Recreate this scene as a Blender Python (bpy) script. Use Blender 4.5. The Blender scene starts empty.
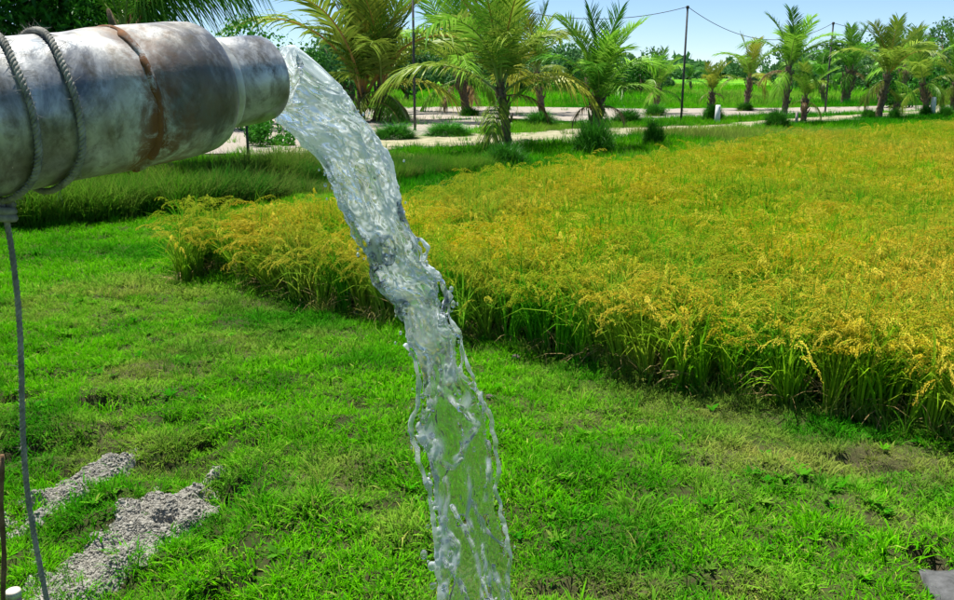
import bpy, math, random
import numpy as np
from mathutils import Vector, noise as mnoise

R = math.radians
rng = np.random.default_rng(7)
random.seed(7)
sc = bpy.context.scene
col = sc.collection

# ------------------------------------------------------------------ camera
CAMZ, FPX, PITCH = 2.3, 900.0, R(14.2)
cam_d = bpy.data.cameras.new('camera')
cam = bpy.data.objects.new('camera', cam_d); col.objects.link(cam)
cam.location = (0, 0, CAMZ)
cam.rotation_euler = (R(90) - PITCH, 0, 0)
cam_d.sensor_width = 36; cam_d.lens = 36 * FPX / 954
cam_d.clip_start = 0.05; cam_d.clip_end = 9000
sc.camera = cam

# ------------------------------------------------------------------ sky and sun
SUN = Vector((-0.20, 0.27, 0.93)).normalized()
world = bpy.data.worlds.new('World'); sc.world = world; world.use_nodes = True
wn = world.node_tree.nodes; wl = world.node_tree.links; wn.clear()
sky = wn.new('ShaderNodeTexSky'); sky.sky_type = 'NISHITA'; sky.sun_disc = False
sky.sun_elevation = math.asin(SUN.z); sky.sun_rotation = math.atan2(SUN.x, SUN.y)
sky.air_density = 0.65; sky.dust_density = 0.0; sky.ozone_density = 6.0; sky.altitude = 0
bg = wn.new('ShaderNodeBackground'); bg.inputs['Strength'].default_value = 0.08
wo = wn.new('ShaderNodeOutputWorld')
wl.new(sky.outputs[0], bg.inputs['Color']); wl.new(bg.outputs[0], wo.inputs['Surface'])
sun_d = bpy.data.lights.new('sun', 'SUN'); sun_d.energy = 5.0; sun_d.angle = R(0.53); sun_d.color = (1.0, 0.965, 0.89)
sun = bpy.data.objects.new('sun', sun_d); col.objects.link(sun)
sun.rotation_euler = SUN.to_track_quat('Z', 'Y').to_euler(); sun.location = (-6, 2, 12)
sc.view_settings.view_transform = 'Standard'; sc.view_settings.look = 'None'
sc.view_settings.gamma = 1; sc.view_settings.use_curve_mapping = False
sc.view_settings.exposure = 0.88
cy = sc.cycles
cy.max_bounces = 9; cy.diffuse_bounces = 2; cy.glossy_bounces = 3; cy.transmission_bounces = 9; cy.transparent_max_bounces = 8
cy.caustics_reflective = False; cy.caustics_refractive = False
cy.sample_clamp_indirect = 6.0
cy.use_denoising = True
cy.use_adaptive_sampling = True; cy.adaptive_threshold = .014; cy.adaptive_min_samples = 24
cy.denoising_prefilter = 'ACCURATE'; cy.denoising_input_passes = 'RGB_ALBEDO_NORMAL'

# ------------------------------------------------------------------ geometry helpers
CP, SP = math.cos(PITCH), math.sin(PITCH)
def ray(px, py):
    cx, cyy = (px - 477) / FPX, (300 - py) / FPX
    return np.array([cx, CP + cyy * SP, -SP + cyy * CP])
def gp(px, py, z=0.0):
    """point at height z seen at that place of the photograph"""
    d = ray(px, py); t = (z - CAMZ) / d[2]
    return np.array([d[0] * t, d[1] * t, z])
def at(px, py, Y):
    """point at ground distance Y"""
    d = ray(px, py); t = Y / d[1]
    return np.array([d[0] * t, Y, CAMZ + d[2] * t])

def _h(ix, iy, seed):
    n = (ix.astype(np.int64) * 374761393 + iy.astype(np.int64) * 668265263 + seed * 974711) & 0xffffffff
    n = ((n ^ (n >> 13)) * 1274126177) & 0xffffffff
    return ((n ^ (n >> 16)) & 0xffff) / 65535.0
def vnoise(x, y, s=1.0, seed=0):
    x = np.asarray(x, float) / s; y = np.asarray(y, float) / s
    ix, iy = np.floor(x), np.floor(y); fx, fy = x - ix, y - iy
    fx = fx * fx * (3 - 2 * fx); fy = fy * fy * (3 - 2 * fy)
    a, b = _h(ix, iy, seed), _h(ix + 1, iy, seed); c, d = _h(ix, iy + 1, seed), _h(ix + 1, iy + 1, seed)
    return (a * (1 - fx) + b * fx) * (1 - fy) + (c * (1 - fx) + d * fx) * fy
def fbm(x, y, s, seed=0):
    return (vnoise(x, y, s, seed) + .5 * vnoise(x, y, s / 2.1, seed + 1) + .25 * vnoise(x, y, s / 4.3, seed + 2)) / 1.75
def sstep(a, b, x):
    t = np.clip((np.asarray(x, float) - a) / (b - a), 0, 1); return t * t * (3 - 2 * t)

class MB:
    """collects vertices, faces, material slots and per-vertex attributes for ONE mesh"""
    def __init__(s): s.v = []; s.f = []; s.m = []; s.a = {}; s.n = 0
    def add(s, v, f, mi=0, **attrs):
        v = np.asarray(v, float).reshape(-1, 3)
        s.v.append(v)
        for q in f: s.f.append(tuple(int(i) + s.n for i in q)); s.m.append(mi)
        for k, val in attrs.items():
            s.a.setdefault(k, []).append((s.n, np.broadcast_to(np.asarray(val, float), (len(v),))))
        s.n += len(v)
    def mesh(s, name, mats, smooth=True):
        me = bpy.data.meshes.new(name)
        me.from_pydata(np.concatenate(s.v).tolist(), [], s.f)
        for m in mats: me.materials.append(m)
        me.polygons.foreach_set('material_index', np.array(s.m, dtype=np.int32))
        me.polygons.foreach_set('use_smooth', np.full(len(s.f), smooth))
        for k, parts in s.a.items():
            arr = np.zeros(s.n, np.float32)
            for o, val in parts: arr[o:o + len(val)] = val
            me.attributes.new(k, 'FLOAT', 'POINT').data.foreach_set('value', arr)
        me.update(); return me
    def build(s, name, mats, parent=None, loc=None, smooth=True):
        return link(name, s.mesh(name, mats if isinstance(mats, (list, tuple)) else [mats], smooth), parent, loc)
def link(name, me, parent=None, loc=None, rot=None, scale=None):
    o = bpy.data.objects.new(name, me); col.objects.link(o)
    if parent: o.parent = parent
    if loc is not None: o.location = tuple(loc)
    if rot is not None: o.rotation_euler = rot
    if scale is not None: o.scale = scale
    return o
def tag(o, label=None, cat=None, group=None, kind=None):
    if label: o['label'] = label
    if cat: o['category'] = cat
    if group: o['group'] = group
    if kind: o['kind'] = kind
    return o
def empty(name, loc, label=None, cat=None, group=None):
    o = bpy.data.objects.new(name, None); col.objects.link(o); o.location = tuple(loc)
    return tag(o, label, cat, group)

def frames(P):
    P = np.asarray(P, float); T = np.gradient(P, axis=0); T /= np.linalg.norm(T, axis=1)[:, None] + 1e-12
    up = np.array([0, 0, 1.0]) if abs(T[0][2]) < .9 else np.array([1.0, 0, 0])
    A = np.zeros_like(P); a = np.cross(T[0], up); a /= np.linalg.norm(a)
    for i in range(len(P)):
        a = a - T[i] * a.dot(T[i]); a /= np.linalg.norm(a) + 1e-12; A[i] = a
    return T, A, np.cross(T, A)
def tube(mb, P, r, n=8, mi=0, cap=True, **attrs):
    P = np.asarray(P, float); r = np.broadcast_to(np.asarray(r, float), (len(P),))
    T, A, B = frames(P); ph = np.linspace(0, 2 * np.pi, n, endpoint=False)
    V = P[:, None] + r[:, None, None] * (A[:, None] * np.cos(ph)[None, :, None] + B[:, None] * np.sin(ph)[None, :, None])
    F = []
    for i in range(len(P) - 1):
        for j in range(n):
            k = (j + 1) % n
            F.append((i * n + j, i * n + k, (i + 1) * n + k, (i + 1) * n + j))
    if cap: F.append(tuple(range(n - 1, -1, -1))); F.append(tuple((len(P) - 1) * n + j for j in range(n)))
    mb.add(V.reshape(-1, 3), F, mi, **attrs)
def box(mb, x0, x1, y0, y1, z0, z1, mi=0):
    v = [(x, y, z) for z in (z0, z1) for y in (y0, y1) for x in (x0, x1)]
    mb.add(v, [(0, 2, 3, 1), (4, 5, 7, 6), (0, 1, 5, 4), (2, 6, 7, 3), (0, 4, 6, 2), (1, 3, 7, 5)], mi)
def smooth_path(P, n):
    P = np.asarray(P, float); s = np.r_[0, np.cumsum(np.linalg.norm(np.diff(P, axis=0), axis=1))]
    t = np.linspace(0, s[-1], n); Q = np.stack([np.interp(t, s, P[:, k]) for k in range(P.shape[1])], 1)
    for _ in range(2):
        Q[1:-1] = .25 * Q[:-2] + .5 * Q[1:-1] + .25 * Q[2:]
    return Q

def blades(mb, base, az, h, lean, curl, w, K=3, mi=0, taper=.8, twist=None, rnd=None, cexp=1.0):
    """grass-like strips: arrays of N blades"""
    N = len(base); base = np.asarray(base, float)
    az = np.asarray(az); dirv = np.stack([np.cos(az), np.sin(az), np.zeros(N)], 1)
    tw = rng.uniform(-.9, .9, N) if twist is None else twist
    sd = np.stack([-np.sin(az + tw), np.cos(az + tw), np.zeros(N)], 1)
    rnd = rng.random(N) if rnd is None else rnd
    p = base.copy(); rows = []; ts = []
    for j in range(K + 1):
        t = j / K
        ww = w * (1 - t ** 1.6) ** taper * (.75 + .25 * min(1, t * 4)) if j < K else None
        if j < K: rows += [p - sd * (ww / 2)[:, None], p + sd * (ww / 2)[:, None]]; ts += [t, t]
        else: rows += [p.copy()]; ts += [1.0]
        th = lean + curl * np.minimum(1.2, t + .5 / K) ** cexp
        p = p + (h / K)[:, None] * (dirv * np.sin(th)[:, None] + np.array([0, 0, 1.0]) * np.cos(th)[:, None])
    nv = 2 * K + 1
    V = np.stack(rows, 1).reshape(-1, 3)
    T = np.tile(np.array(ts), N); RR = np.repeat(rnd, nv)
    loc = [(2 * j, 2 * j + 1, 2 * j + 3, 2 * j + 2) for j in range(K - 1)] + [(2 * K - 2, 2 * K - 1, 2 * K)]
    F = [tuple(i * nv + q for q in f) for i in range(N) for f in loc]
    mb.add(V, F, mi, t=T, rnd=RR)

# ------------------------------------------------------------------ material helpers
def mat(name):
    m = bpy.data.materials.new(name); m.use_nodes = True
    nt = m.node_tree; nt.nodes.clear()
    return m, nt, nt.nodes, nt.links
def attr(N, name, typ='GEOMETRY'):
    a = N.new('ShaderNodeAttribute'); a.attribute_name = name; a.attribute_type = typ; return a
def noi(N, L, scale, detail=4, rough=.55, vec=None, dist=0):
    n = N.new('ShaderNodeTexNoise'); n.inputs['Scale'].default_value = scale
    n.inputs['Detail'].default_value = detail; n.inputs['Roughness'].default_value = rough; n.inputs['Distortion'].default_value = dist
    if vec is not None: L.new(vec, n.inputs['Vector'])
    return n
def ramp(N, L, fac, stops):
    r = N.new('ShaderNodeValToRGB'); e = r.color_ramp.elements
    while len(e) < len(stops): e.new(.5)
    for el, (p, c) in zip(e, stops):
        el.position = p; el.color = (c, c, c, 1) if isinstance(c, (int, float)) else (*c, 1)
    L.new(fac, r.inputs[0]); return r.outputs[0]
def mixc(N, L, fac, a, b, mode='MIX'):
    m = N.new('ShaderNodeMix'); m.data_type = 'RGBA'; m.blend_type = mode
    for sock, val in ((m.inputs[0], fac), (m.inputs[6], a), (m.inputs[7], b)):
        if isinstance(val, bpy.types.NodeSocket): L.new(val, sock)
        elif isinstance(val, (int, float)): sock.default_value = val if sock.type == 'VALUE' else (val, val, val, 1)
        else: sock.default_value = (*val, 1)
    return m.outputs[2]
def math_(N, L, op, a, b=None):
    m = N.new('ShaderNodeMath'); m.operation = op
    for i, v in enumerate((a, b)):
        if v is None: continue
        if isinstance(v, (int, float)): m.inputs[i].default_value = v
        else: L.new(v, m.inputs[i])
    return m.outputs[0]
def finish_leaf(N, L, colr, transl=.35, gloss=0.0, rough=.4):
    d = N.new('ShaderNodeBsdfDiffuse'); t = N.new('ShaderNodeBsdfTranslucent'); g = N.new('ShaderNodeBsdfGlossy')
    g.inputs['Roughness'].default_value = rough; g.inputs['Color'].default_value = (1, 1, 1, 1)
    L.new(colr, d.inputs['Color']); L.new(colr, t.inputs['Color'])
    m1 = N.new('ShaderNodeMixShader'); m1.inputs[0].default_value = transl
    L.new(d.outputs[0], m1.inputs[1]); L.new(t.outputs[0], m1.inputs[2])
    if gloss <= 0:
        N.remove(g); o = N.new('ShaderNodeOutputMaterial'); L.new(m1.outputs[0], o.inputs['Surface']); return
    m2 = N.new('ShaderNodeMixShader'); m2.inputs[0].default_value = gloss
    L.new(m1.outputs[0], m2.inputs[1]); L.new(g.outputs[0], m2.inputs[2])
    o = N.new('ShaderNodeOutputMaterial'); L.new(m2.outputs[0], o.inputs['Surface'])
def leaf_inst(name, c1, c2, dryc, cool, tip=None, transl=.35, straw=None):
    """leaf for scattered tufts: blade random, tuft dryness and tint"""
    m, nt, N, L = mat(name)
    c = mixc(N, L, attr(N, 'rnd').outputs['Fac'], c1, c2)
    if straw: c = mixc(N, L, ramp(N, L, attr(N, 'rnd').outputs['Fac'], [(.89, 0.0), (.93, .7)]), c, straw)
    c = mixc(N, L, attr(N, 'tint', 'INSTANCER').outputs['Fac'], c, cool)
    c = mixc(N, L, attr(N, 'dry', 'INSTANCER').outputs['Fac'], c, dryc)
    if tip: c = mixc(N, L, ramp(N, L, attr(N, 't').outputs['Fac'], [(.45, 0.0), (1, .8)]), c, tip)
    finish_leaf(N, L, c, transl); return m
def leaf_obj(name, c1, c2, transl=.35, gloss=.012):
    """leaf for single plants: varies by leaf and by object"""
    m, nt, N, L = mat(name)
    c = mixc(N, L, attr(N, 'rnd').outputs['Fac'], c1, c2)
    oi = N.new('ShaderNodeObjectInfo')
    hs = N.new('ShaderNodeHueSaturation'); L.new(c, hs.inputs['Color'])
    v = N.new('ShaderNodeMapRange'); v.inputs[3].default_value = .7; v.inputs[4].default_value = 1.25
    L.new(oi.outputs['Random'], v.inputs[0]); L.new(v.outputs[0], hs.inputs['Value'])
    finish_leaf(N, L, hs.outputs[0], transl, gloss); return m
def principled(name, colf, rough=.7, metal=0.0, bump=None, spec=.5):
    m, nt, N, L = mat(name)
    b = N.new('ShaderNodeBsdfPrincipled'); o = N.new('ShaderNodeOutputMaterial'); L.new(b.outputs[0], o.inputs['Surface'])
    b.inputs['Metallic'].default_value = metal; b.inputs['Roughness'].default_value = rough
    b.inputs['Specular IOR Level'].default_value = spec
    tc = N.new('ShaderNodeTexCoord').outputs['Object']
    c = colf(N, L, tc)
    if isinstance(c, tuple): b.inputs['Base Color'].default_value = (*c, 1)
    else: L.new(c, b.inputs['Base Color'])
    if bump:
        bn = N.new('ShaderNodeBump'); bn.inputs['Strength'].default_value = bump[1]; bn.inputs['Distance'].default_value = bump[2]
        L.new(noi(N, L, bump[0], 6, .65, tc).outputs[0], bn.inputs['Height']); L.new(bn.outputs[0], b.inputs['Normal'])
    return m
def two(c1, c2, scale, lo=.35, hi=.65, detail=5):
    def f(N, L, tc):
        return mixc(N, L, ramp(N, L, noi(N, L, scale, detail, .6, tc).outputs[0], [(lo, 0.0), (hi, 1.0)]), c1, c2)
    return f

# ------------------------------------------------------------------ layout in plan
DIR = np.array([.643, .766, 0.0]); NRM = np.array([.766, -.643, 0.0])
OUT = at(263, 78, 1.68)                                   # centre of the pipe mouth
rice_near = [gp(196, 268), gp(300, 297), gp(440, 332), gp(560, 357), gp(700, 388), gp(830, 412), gp(954, 436), gp(1150, 478)]
rice_far = [gp(178, 212, .8), gp(260, 200, .8), gp(420, 184, .8), gp(600, 157, .8), gp(800, 133, .8), gp(954, 121, .8), gp(1250, 109, .8)]
RICE = np.array([p[:2] for p in rice_near + rice_far[::-1]])
def in_poly(x, y, P):
    inside = np.zeros(len(x), bool); j = len(P) - 1
    for i in range(len(P)):
        xi, yi = P[i]; xj, yj = P[j]
        c = ((yi > y) != (yj > y)) & (x < (xj - xi) * (y - yi) / (yj - yi + 1e-12) + xi)
        inside ^= c; j = i
    return inside
def dist_line(x, y, P):
    d = np.full(len(x), 1e9)
    for a, b in zip(P[:-1], P[1:]):
        ab = np.array(b[:2]) - np.array(a[:2]); L2 = ab.dot(ab)
        t = np.clip(((x - a[0]) * ab[0] + (y - a[1]) * ab[1]) / L2, 0, 1)
        d = np.minimum(d, np.hypot(x - a[0] - t * ab[0], y - a[1] - t * ab[1]))
    return d
# road and path centre lines (plan) with half widths
ROAD = [gp(-250, 152), gp(60, 140), gp(200, 133), gp(330, 120), gp(450, 114), gp(560, 113.5), gp(680, 113), gp(830, 110), gp(1100, 104)]
ROADH = [9, 9, 9, 10, 11, 10, 6, 3.5, 3]
PATH = [gp(250, 156), gp(380, 146), gp(470, 141), gp(540, 138), gp(620, 131), gp(720, 127), gp(800, 121), gp(880, 115.5), gp(1000, 108)]
PATHH = [.5, 2.0, 2.6, 2.4, 1.5, 1.0, 1.2, 1.2, 1.2]
def half_w(x, P, H): return np.interp(x, [p[0] for p in P], H)
# bare soil spots (px, py, half width m, half depth m, strength)
BARE = [(22, 440, .18, .22, 1), (100, 400, .16, .13, .9), (205, 432, .14, .10, .9), (60, 375, .10, .08, .7), (215, 572, .13, .16, 1.0),
        (235, 475, .1, .12, .7), (290, 455, .10, .05, .6), (140, 470, .08, .07, .8), (925, 560, .16, .16, 1), (30, 490, .12, .12, .6), (560, 590, .25, .10, .5), (700, 590, .2, .08, .5),
        (400, 375, .10, .07, .6), (880, 470, .3, .12, .5), (690, 470, .2, .07, .4), (840, 462, .3, .1, .5), (12, 395, .2, .15, .8), (120, 440, .12, .09, .8), (175, 415, .10, .07, .8), (60, 455, .1, .06, .7), (165, 500, .07, .1, .6), (255, 440, .12, .06, .6), (40, 350, .12, .1, .5)]
MOUNDS = [(70, 470, .15, .46), (130, 512, .22, .66)]
DRY = [(150, 375, .6, .5, .6), (330, 480, .35, .5, .5), (250, 340, 1.2, .7, .45), (780, 470, 1.0, .3, .6), (900, 470, .7, .35, .7), (640, 420, .7, .3, .4), (90, 310, 1.0, .7, .4),
       (590, 590, .6, .18, .6), (200, 305, 1.0, .5, .4), (760, 590, .5, .18, .5), (470, 590, .4, .15, .5), (890, 520, .5, .2, .45), (100, 420, .4, .35, .35)]
def spots(x, y, S):
    f = np.zeros(len(x))
    for px, py, rx, ry, st in S:
        c = gp(px, py); q = np.hypot((x - c[0]) / rx, (y - c[1]) / ry) + .5 * (vnoise(x, y, .12, 5) - .5)
        f = np.maximum(f, st * (1 - sstep(.5, 1.15, q)))
    return f
def gh(x, y):
    x = np.asarray(x, float); y = np.asarray(y, float)
    near = 1 - sstep(13, 24, y)
    z = near * (.14 * (fbm(x, y, 1.7, 3) - .5) + .12 * (fbm(x, y, .30, 9) - .5))
    # the broken edge of the bank at lower left
    e = (x + 1.15) + .28 * (y - 4.2) + .35 * (fbm(x, y, .6, 12) - .5)
    bk = (1 - sstep(-.25, .12, e)) * (1 - sstep(5.0, 6.4, y)) * sstep(2.5, 3.2, y)
    z = z - .16 * bk + bk * .22 * (fbm(x, y, .26, 44) - .5)
    z = z - .35 * (1 - sstep(.5, 1.1, dist_line(x.ravel(), y.ravel(), DITCH).reshape(x.shape)))
    z = z - .15 * spots(x.ravel(), y.ravel(), BARE).reshape(x.shape)
    return z
DITCH = [gp(-200, 214), gp(0, 212), gp(150, 205), gp(300, 190)]

# ------------------------------------------------------------------ ground
def axis_pts(a, b, segs):
    out = []
    for (p, q, n) in segs: out += list(np.linspace(p, q, n, endpoint=False))
    return np.array(out + [segs[-1][1]])
xs = axis_pts(0, 0, [(-2500, -300, 6), (-300, -40, 14), (-40, -9, 40), (-9, -4, 50), (-4, 4, 200), (4, 9, 50), (9, 40, 40), (40, 300, 14), (300, 2500, 6)])
ys = axis_pts(0, 0, [(-300, -10, 6), (-10, 2.4, 20), (2.4, 7, 130), (7, 16, 110), (16, 45, 60), (45, 200, 24), (200, 4500, 14)])
GX, GY = np.meshgrid(xs, ys)
GZ = gh(GX, GY)
nx, ny = len(xs), len(ys)
mb = MB()
F = [(j * nx + i, j * nx + i + 1, (j + 1) * nx + i + 1, (j + 1) * nx + i) for j in range(ny - 1) for i in range(nx - 1)]
fx, fy = GX.ravel(), GY.ravel()
mb.add(np.stack([fx, fy, GZ.ravel()], 1), F, 0, bare=np.maximum(spots(fx, fy, BARE), 0), dry=spots(fx, fy, DRY),
       soil=in_poly(fx, fy, RICE).astype(float))
def ground_col(N, L, tc):
    big = noi(N, L, .06, 3, .5, tc).outputs[0]; mid = noi(N, L, 1.3, 5, .6, tc).outputs[0]; fine = noi(N, L, 26, 6, .7, tc).outputs[0]
    c = mixc(N, L, ramp(N, L, mid, [(.35, 0.0), (.65, 1.0)]), (.022, .045, .007), (.04, .08, .008))
    c = mixc(N, L, ramp(N, L, big, [(.4, 0.0), (.6, .7)]), c, (.16, .38, .012))
    c = mixc(N, L, ramp(N, L, fine, [(.40, 0.0), (.56, .8)]), c, (.045, .038, .018))
    sx = N.new('ShaderNodeSeparateXYZ'); L.new(tc, sx.inputs[0])
    farm = N.new('ShaderNodeMapRange'); farm.inputs[1].default_value = 45; farm.inputs[2].default_value = 75; L.new(sx.outputs[1], farm.inputs[0])
    c = mixc(N, L, farm.outputs[0], c, mixc(N, L, ramp(N, L, big, [(.4, 0.0), (.6, 1.0)]), (.06, .27, .01), (.16, .38, .012)))
    c = mixc(N, L, attr(N, 'dry').outputs['Fac'], c, (.09, .085, .035))
    s = mixc(N, L, fine, (.03, .024, .015), (.11, .085, .055))
    f = math_(N, L, 'MAXIMUM', attr(N, 'bare').outputs['Fac'], attr(N, 'soil').outputs['Fac'])
    return mixc(N, L, f, c, s)
ground = mb.build('ground', principled('ground_soil_and_turf', ground_col, .95, 0, (40, .8, .02), .1))
tag(ground, kind='structure')

def ribbon(name, P, H, z, m, wob=.25, n=90):
    Q = smooth_path(P, n); hw = half_w(Q[:, 0], P, H); T, _, _ = frames(Q); mb = MB()
    S = np.stack([T[:, 1], -T[:, 0], 0 * T[:, 0]], 1); S /= np.linalg.norm(S, axis=1)[:, None]
    k = 7; rows = []
    for j in range(k):
        u = -1 + 2 * j / (k - 1)
        w = hw * (1 + (wob * (vnoise(Q[:, 0], Q[:, 1], 1.3, 20 + (u > 0)) - .5) if abs(u) == 1 else 0))
        rows.append(Q + S * (u * w)[:, None])
    V = np.stack(rows, 1).reshape(-1, 3); V[:, 2] = z + gh(V[:, 0], V[:, 1])
    mb.add(V, [(i * k + j, i * k + j + 1, (i + 1) * k + j + 1, (i + 1) * k + j) for i in range(n - 1) for j in range(k - 1)])
    return tag(mb.build(name, m), kind='structure')
m_gravel = principled('gravel', lambda N, L, tc: mixc(N, L, noi(N, L, 9, 8, .75, tc).outputs[0], (.235, .205, .165), (.40, .355, .295)), .95, 0, (30, .6, .03), .1)
m_sand = principled('pale_sand', two((.38, .34, .23), (.20, .21, .10), 2.6, .38, .64, 8), .95, 0, (30, .4, .02), .1)
ribbon('gravel_road', ROAD, ROADH, .02, m_gravel)
ribbon('sand_path', PATH, PATHH, .03, m_sand, .9)

# ------------------------------------------------------------------ scattered vegetation (stuff)
def scatter(name, pts, variants, scale, dry, tint, label, cat, tilt=.12):
    N_ = len(pts)
    me = bpy.data.meshes.new(name); me.from_pydata(pts.tolist(), [], [])
    def vec(nm, arr): me.attributes.new(nm, 'FLOAT_VECTOR', 'POINT').data.foreach_set('vector', np.asarray(arr, np.float32).ravel())
    def flt(nm, arr): me.attributes.new(nm, 'FLOAT', 'POINT').data.foreach_set('value', np.asarray(arr, np.float32))
    vec('rot', np.stack([rng.normal(0, tilt, N_), rng.normal(0, tilt, N_), rng.uniform(0, 6.283, N_)], 1))
    vec('scl', scale if np.ndim(scale) == 2 else np.stack([scale] * 3, 1))
    flt('dry', np.clip(dry, 0, 1)); flt('tint', np.clip(tint, 0, 1))
    me.attributes.new('var', 'INT', 'POINT').data.foreach_set('value', rng.integers(0, len(variants), N_).astype(np.int32))
    o = link(name, me); tag(o, label, cat, None, 'stuff')
    for mm in variants[0].materials: me.materials.append(mm)
    g = bpy.data.node_groups.new(name, 'GeometryNodeTree')
    g.interface.new_socket('Geometry', in_out='INPUT', socket_type='NodeSocketGeometry')
    g.interface.new_socket('Geometry', in_out='OUTPUT', socket_type='NodeSocketGeometry')
    n, l = g.nodes, g.links
    gi, go = n.new('NodeGroupInput'), n.new('NodeGroupOutput')
    iop = n.new('GeometryNodeInstanceOnPoints'); iop.inputs['Pick Instance'].default_value = True
    jn = n.new('GeometryNodeJoinGeometry')
    for v in variants:
        src = bpy.data.objects.new('tuft_source', v)
        oi = n.new('GeometryNodeObjectInfo'); oi.inputs['Object'].default_value = src; oi.inputs['As Instance'].default_value = False
        ti = n.new('GeometryNodeGeometryToInstance'); l.new(oi.outputs['Geometry'], ti.inputs[0]); l.new(ti.outputs[0], jn.inputs[0])
    def na(nm, t):
        a = n.new('GeometryNodeInputNamedAttribute'); a.data_type = t; a.inputs['Name'].default_value = nm; return a.outputs['Attribute']
    l.new(gi.outputs[0], iop.inputs['Points']); l.new(jn.outputs[0], iop.inputs['Instance'])
    l.new(na('var', 'INT'), iop.inputs['Instance Index']); l.new(na('rot', 'FLOAT_VECTOR'), iop.inputs['Rotation']); l.new(na('scl', 'FLOAT_VECTOR'), iop.inputs['Scale'])
    l.new(iop.outputs[0], go.inputs[0])
    md = o.modifiers.new('scatter', 'NODES'); md.node_group = g
    return o

def tuft(name, n, rad, h0, h1, w, lean, curl, mats, K=3):
    mb = MB(); r = rad * np.sqrt(rng.random(n)); a = rng.uniform(0, 6.283, n)
    base = np.stack([r * np.cos(a), r * np.sin(a), np.full(n, -.012)], 1)
    az = a + rng.normal(0, .9, n)
    blades(mb, base, az, rng.uniform(h0, h1, n), np.abs(rng.normal(0, lean, n)), rng.uniform(.3, 1, n) * curl, w * rng.uniform(.7, 1.3, n), K)
    return mb.mesh(name, mats)

m_lawn = leaf_inst('lawn_blade', (.05, .31, .002), (.16, .50, .003), (.36, .33, .08), (.014, .19, .004), straw=(.42, .40, .10), transl=.28)
m_tall = leaf_inst('tall_grass_blade', (.04, .19, .006), (.11, .30, .010), (.32, .26, .08), (.02, .16, .008))
lawn_v = [tuft('lawn_tuft', 26, .07, .025, .07, .0068, .6, 1.5, [m_lawn]) for _ in range(6)] + [tuft('lawn_tuft', 18, .045, .05, .10, .0075, .4, 1.7, [m_lawn]) for _ in range(3)]
coarse_v = [tuft('coarse_tuft', 30, .16, .10, .26, .012, .35, .9, [m_lawn]) for _ in range(5)]
tall_v = [tuft('tall_tuft', 46, .16, .45, .95, .014, .28, 1.5, [m_tall], 5) for _ in range(5)]

def sample(n, x0, x1, y0, y1):
    return rng.uniform(x0, x1, n), rng.uniform(y0, y1, n)
def frustum(x, y, pad=.8): return np.abs(x) < .56 * y + pad
BAS = (-.75, .95, 1.45, 2.95)
def lawn_ok(x, y):
    ok = ~in_poly(x, y, RICE)
    for px, py, rx, ry in MOUNDS:
        c = gp(px, py); q = np.hypot((x - c[0] - .3 * (y - c[1])) / rx, (y - c[1]) / ry) + .4 * (vnoise(x, y, .1, 31) - .5)
        ok &= q > .50 + .5 * rng.random(len(x))
    ok &= ~((x > BAS[0] - .05) & (x < BAS[1] + .05) & (y > BAS[2] - .05) & (y < BAS[3] + .05))
    ok &= (dist_line(x, y, ROAD) > half_w(x, ROAD, ROADH) * (.85 + .15 * vnoise(x, y, 1.5, 13))) | (rng.random(len(x)) < .02)
    pd = dist_line(x, y, PATH); ok &= (pd > half_w(x, PATH, PATHH) * (.55 + .6 * rng.random(len(x)))) | (rng.random(len(x)) < .06)
    c = gp(970, 598); ok &= ~((np.abs(x - c[0]) < .2) & (np.abs(y - c[1]) < .17))
    return ok
# near lawn
x, y = sample(int(17.5 * 6.6 * 520), -7.5, 7.5, 2.6, 9.2); x = x * (17.5 / 15)
k = frustum(x, y) & lawn_ok(x, y) & (rng.random(len(x)) > 1.15 * spots(x, y, BARE)); x, y = x[k], y[k]
d = np.clip(spots(x, y, DRY) * .75 * (fbm(x, y, .3, 77) * 1.6) + .4 * sstep(.58, .78, fbm(x, y, .9, 41)) + rng.normal(0, .06, len(x)), 0, .85)
t = sstep(.42, .72, fbm(x, y, .8, 55)) * .8
cl = fbm(x, y, .22, 61)
s = rng.uniform(.65, 1.15, len(x)) * (.55 + .75 * cl + .25 * fbm(x, y, .7, 60)) * (1 - .3 * d)
big = rng.random(len(x)) < .06; s[big] *= 1.6
kk = rng.random(len(x)) < .66 + .7 * sstep(.3, .52, cl); x, y, s, d, t = x[kk], y[kk], s[kk], d[kk], t[kk]
scatter('lawn_grass', np.stack([x, y, gh(x, y)], 1), lawn_v, s, d, t, 'short bright green lawn grass with dry patches beside the rice', 'grass')
# rougher, longer tufts on the broken bank and here and there on the lawn
x, y = sample(2600, -4.5, 6, 2.8, 10)
wgt = np.maximum(.10, (1 - sstep(-1.6, -.6, x)) * (1 - sstep(5.2, 6.6, y)))
k = frustum(x, y) & lawn_ok(x, y) & (rng.random(len(x)) < wgt * sstep(.35, .6, fbm(x, y, .5, 17)) * 1.5); x, y = x[k], y[k]
rough_v = [tuft('rough_tuft', 34, .07, .07, .17, .006, .35, 1.7, [m_lawn], 4) for _ in range(4)]
scatter('rough_grass', np.stack([x, y, gh(x, y)], 1), rough_v, rng.uniform(.6, 1.15, len(x)), .4 * rng.random(len(x)) ** 2, .8 * rng.random(len(x)), 'longer rough grass tufts on the broken bank and lawn', 'grass')
def weed(n):
    mb = MB(); a = rng.uniform(0, 6.283, n)
    base = np.stack([.006 * np.cos(a), .006 * np.sin(a), np.zeros(n)], 1)
    blades(mb, base, a, rng.uniform(.03, .065, n), rng.uniform(.5, 1.2, n), rng.uniform(.2, .8, n), .02 * rng.uniform(.7, 1.3, n), 4, 0, .5, twist=rng.normal(0, .15, n))
    return mb.mesh('weed', [m_lawn])
x, y = sample(5200, -5, 7, 2.8, 10)
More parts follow.
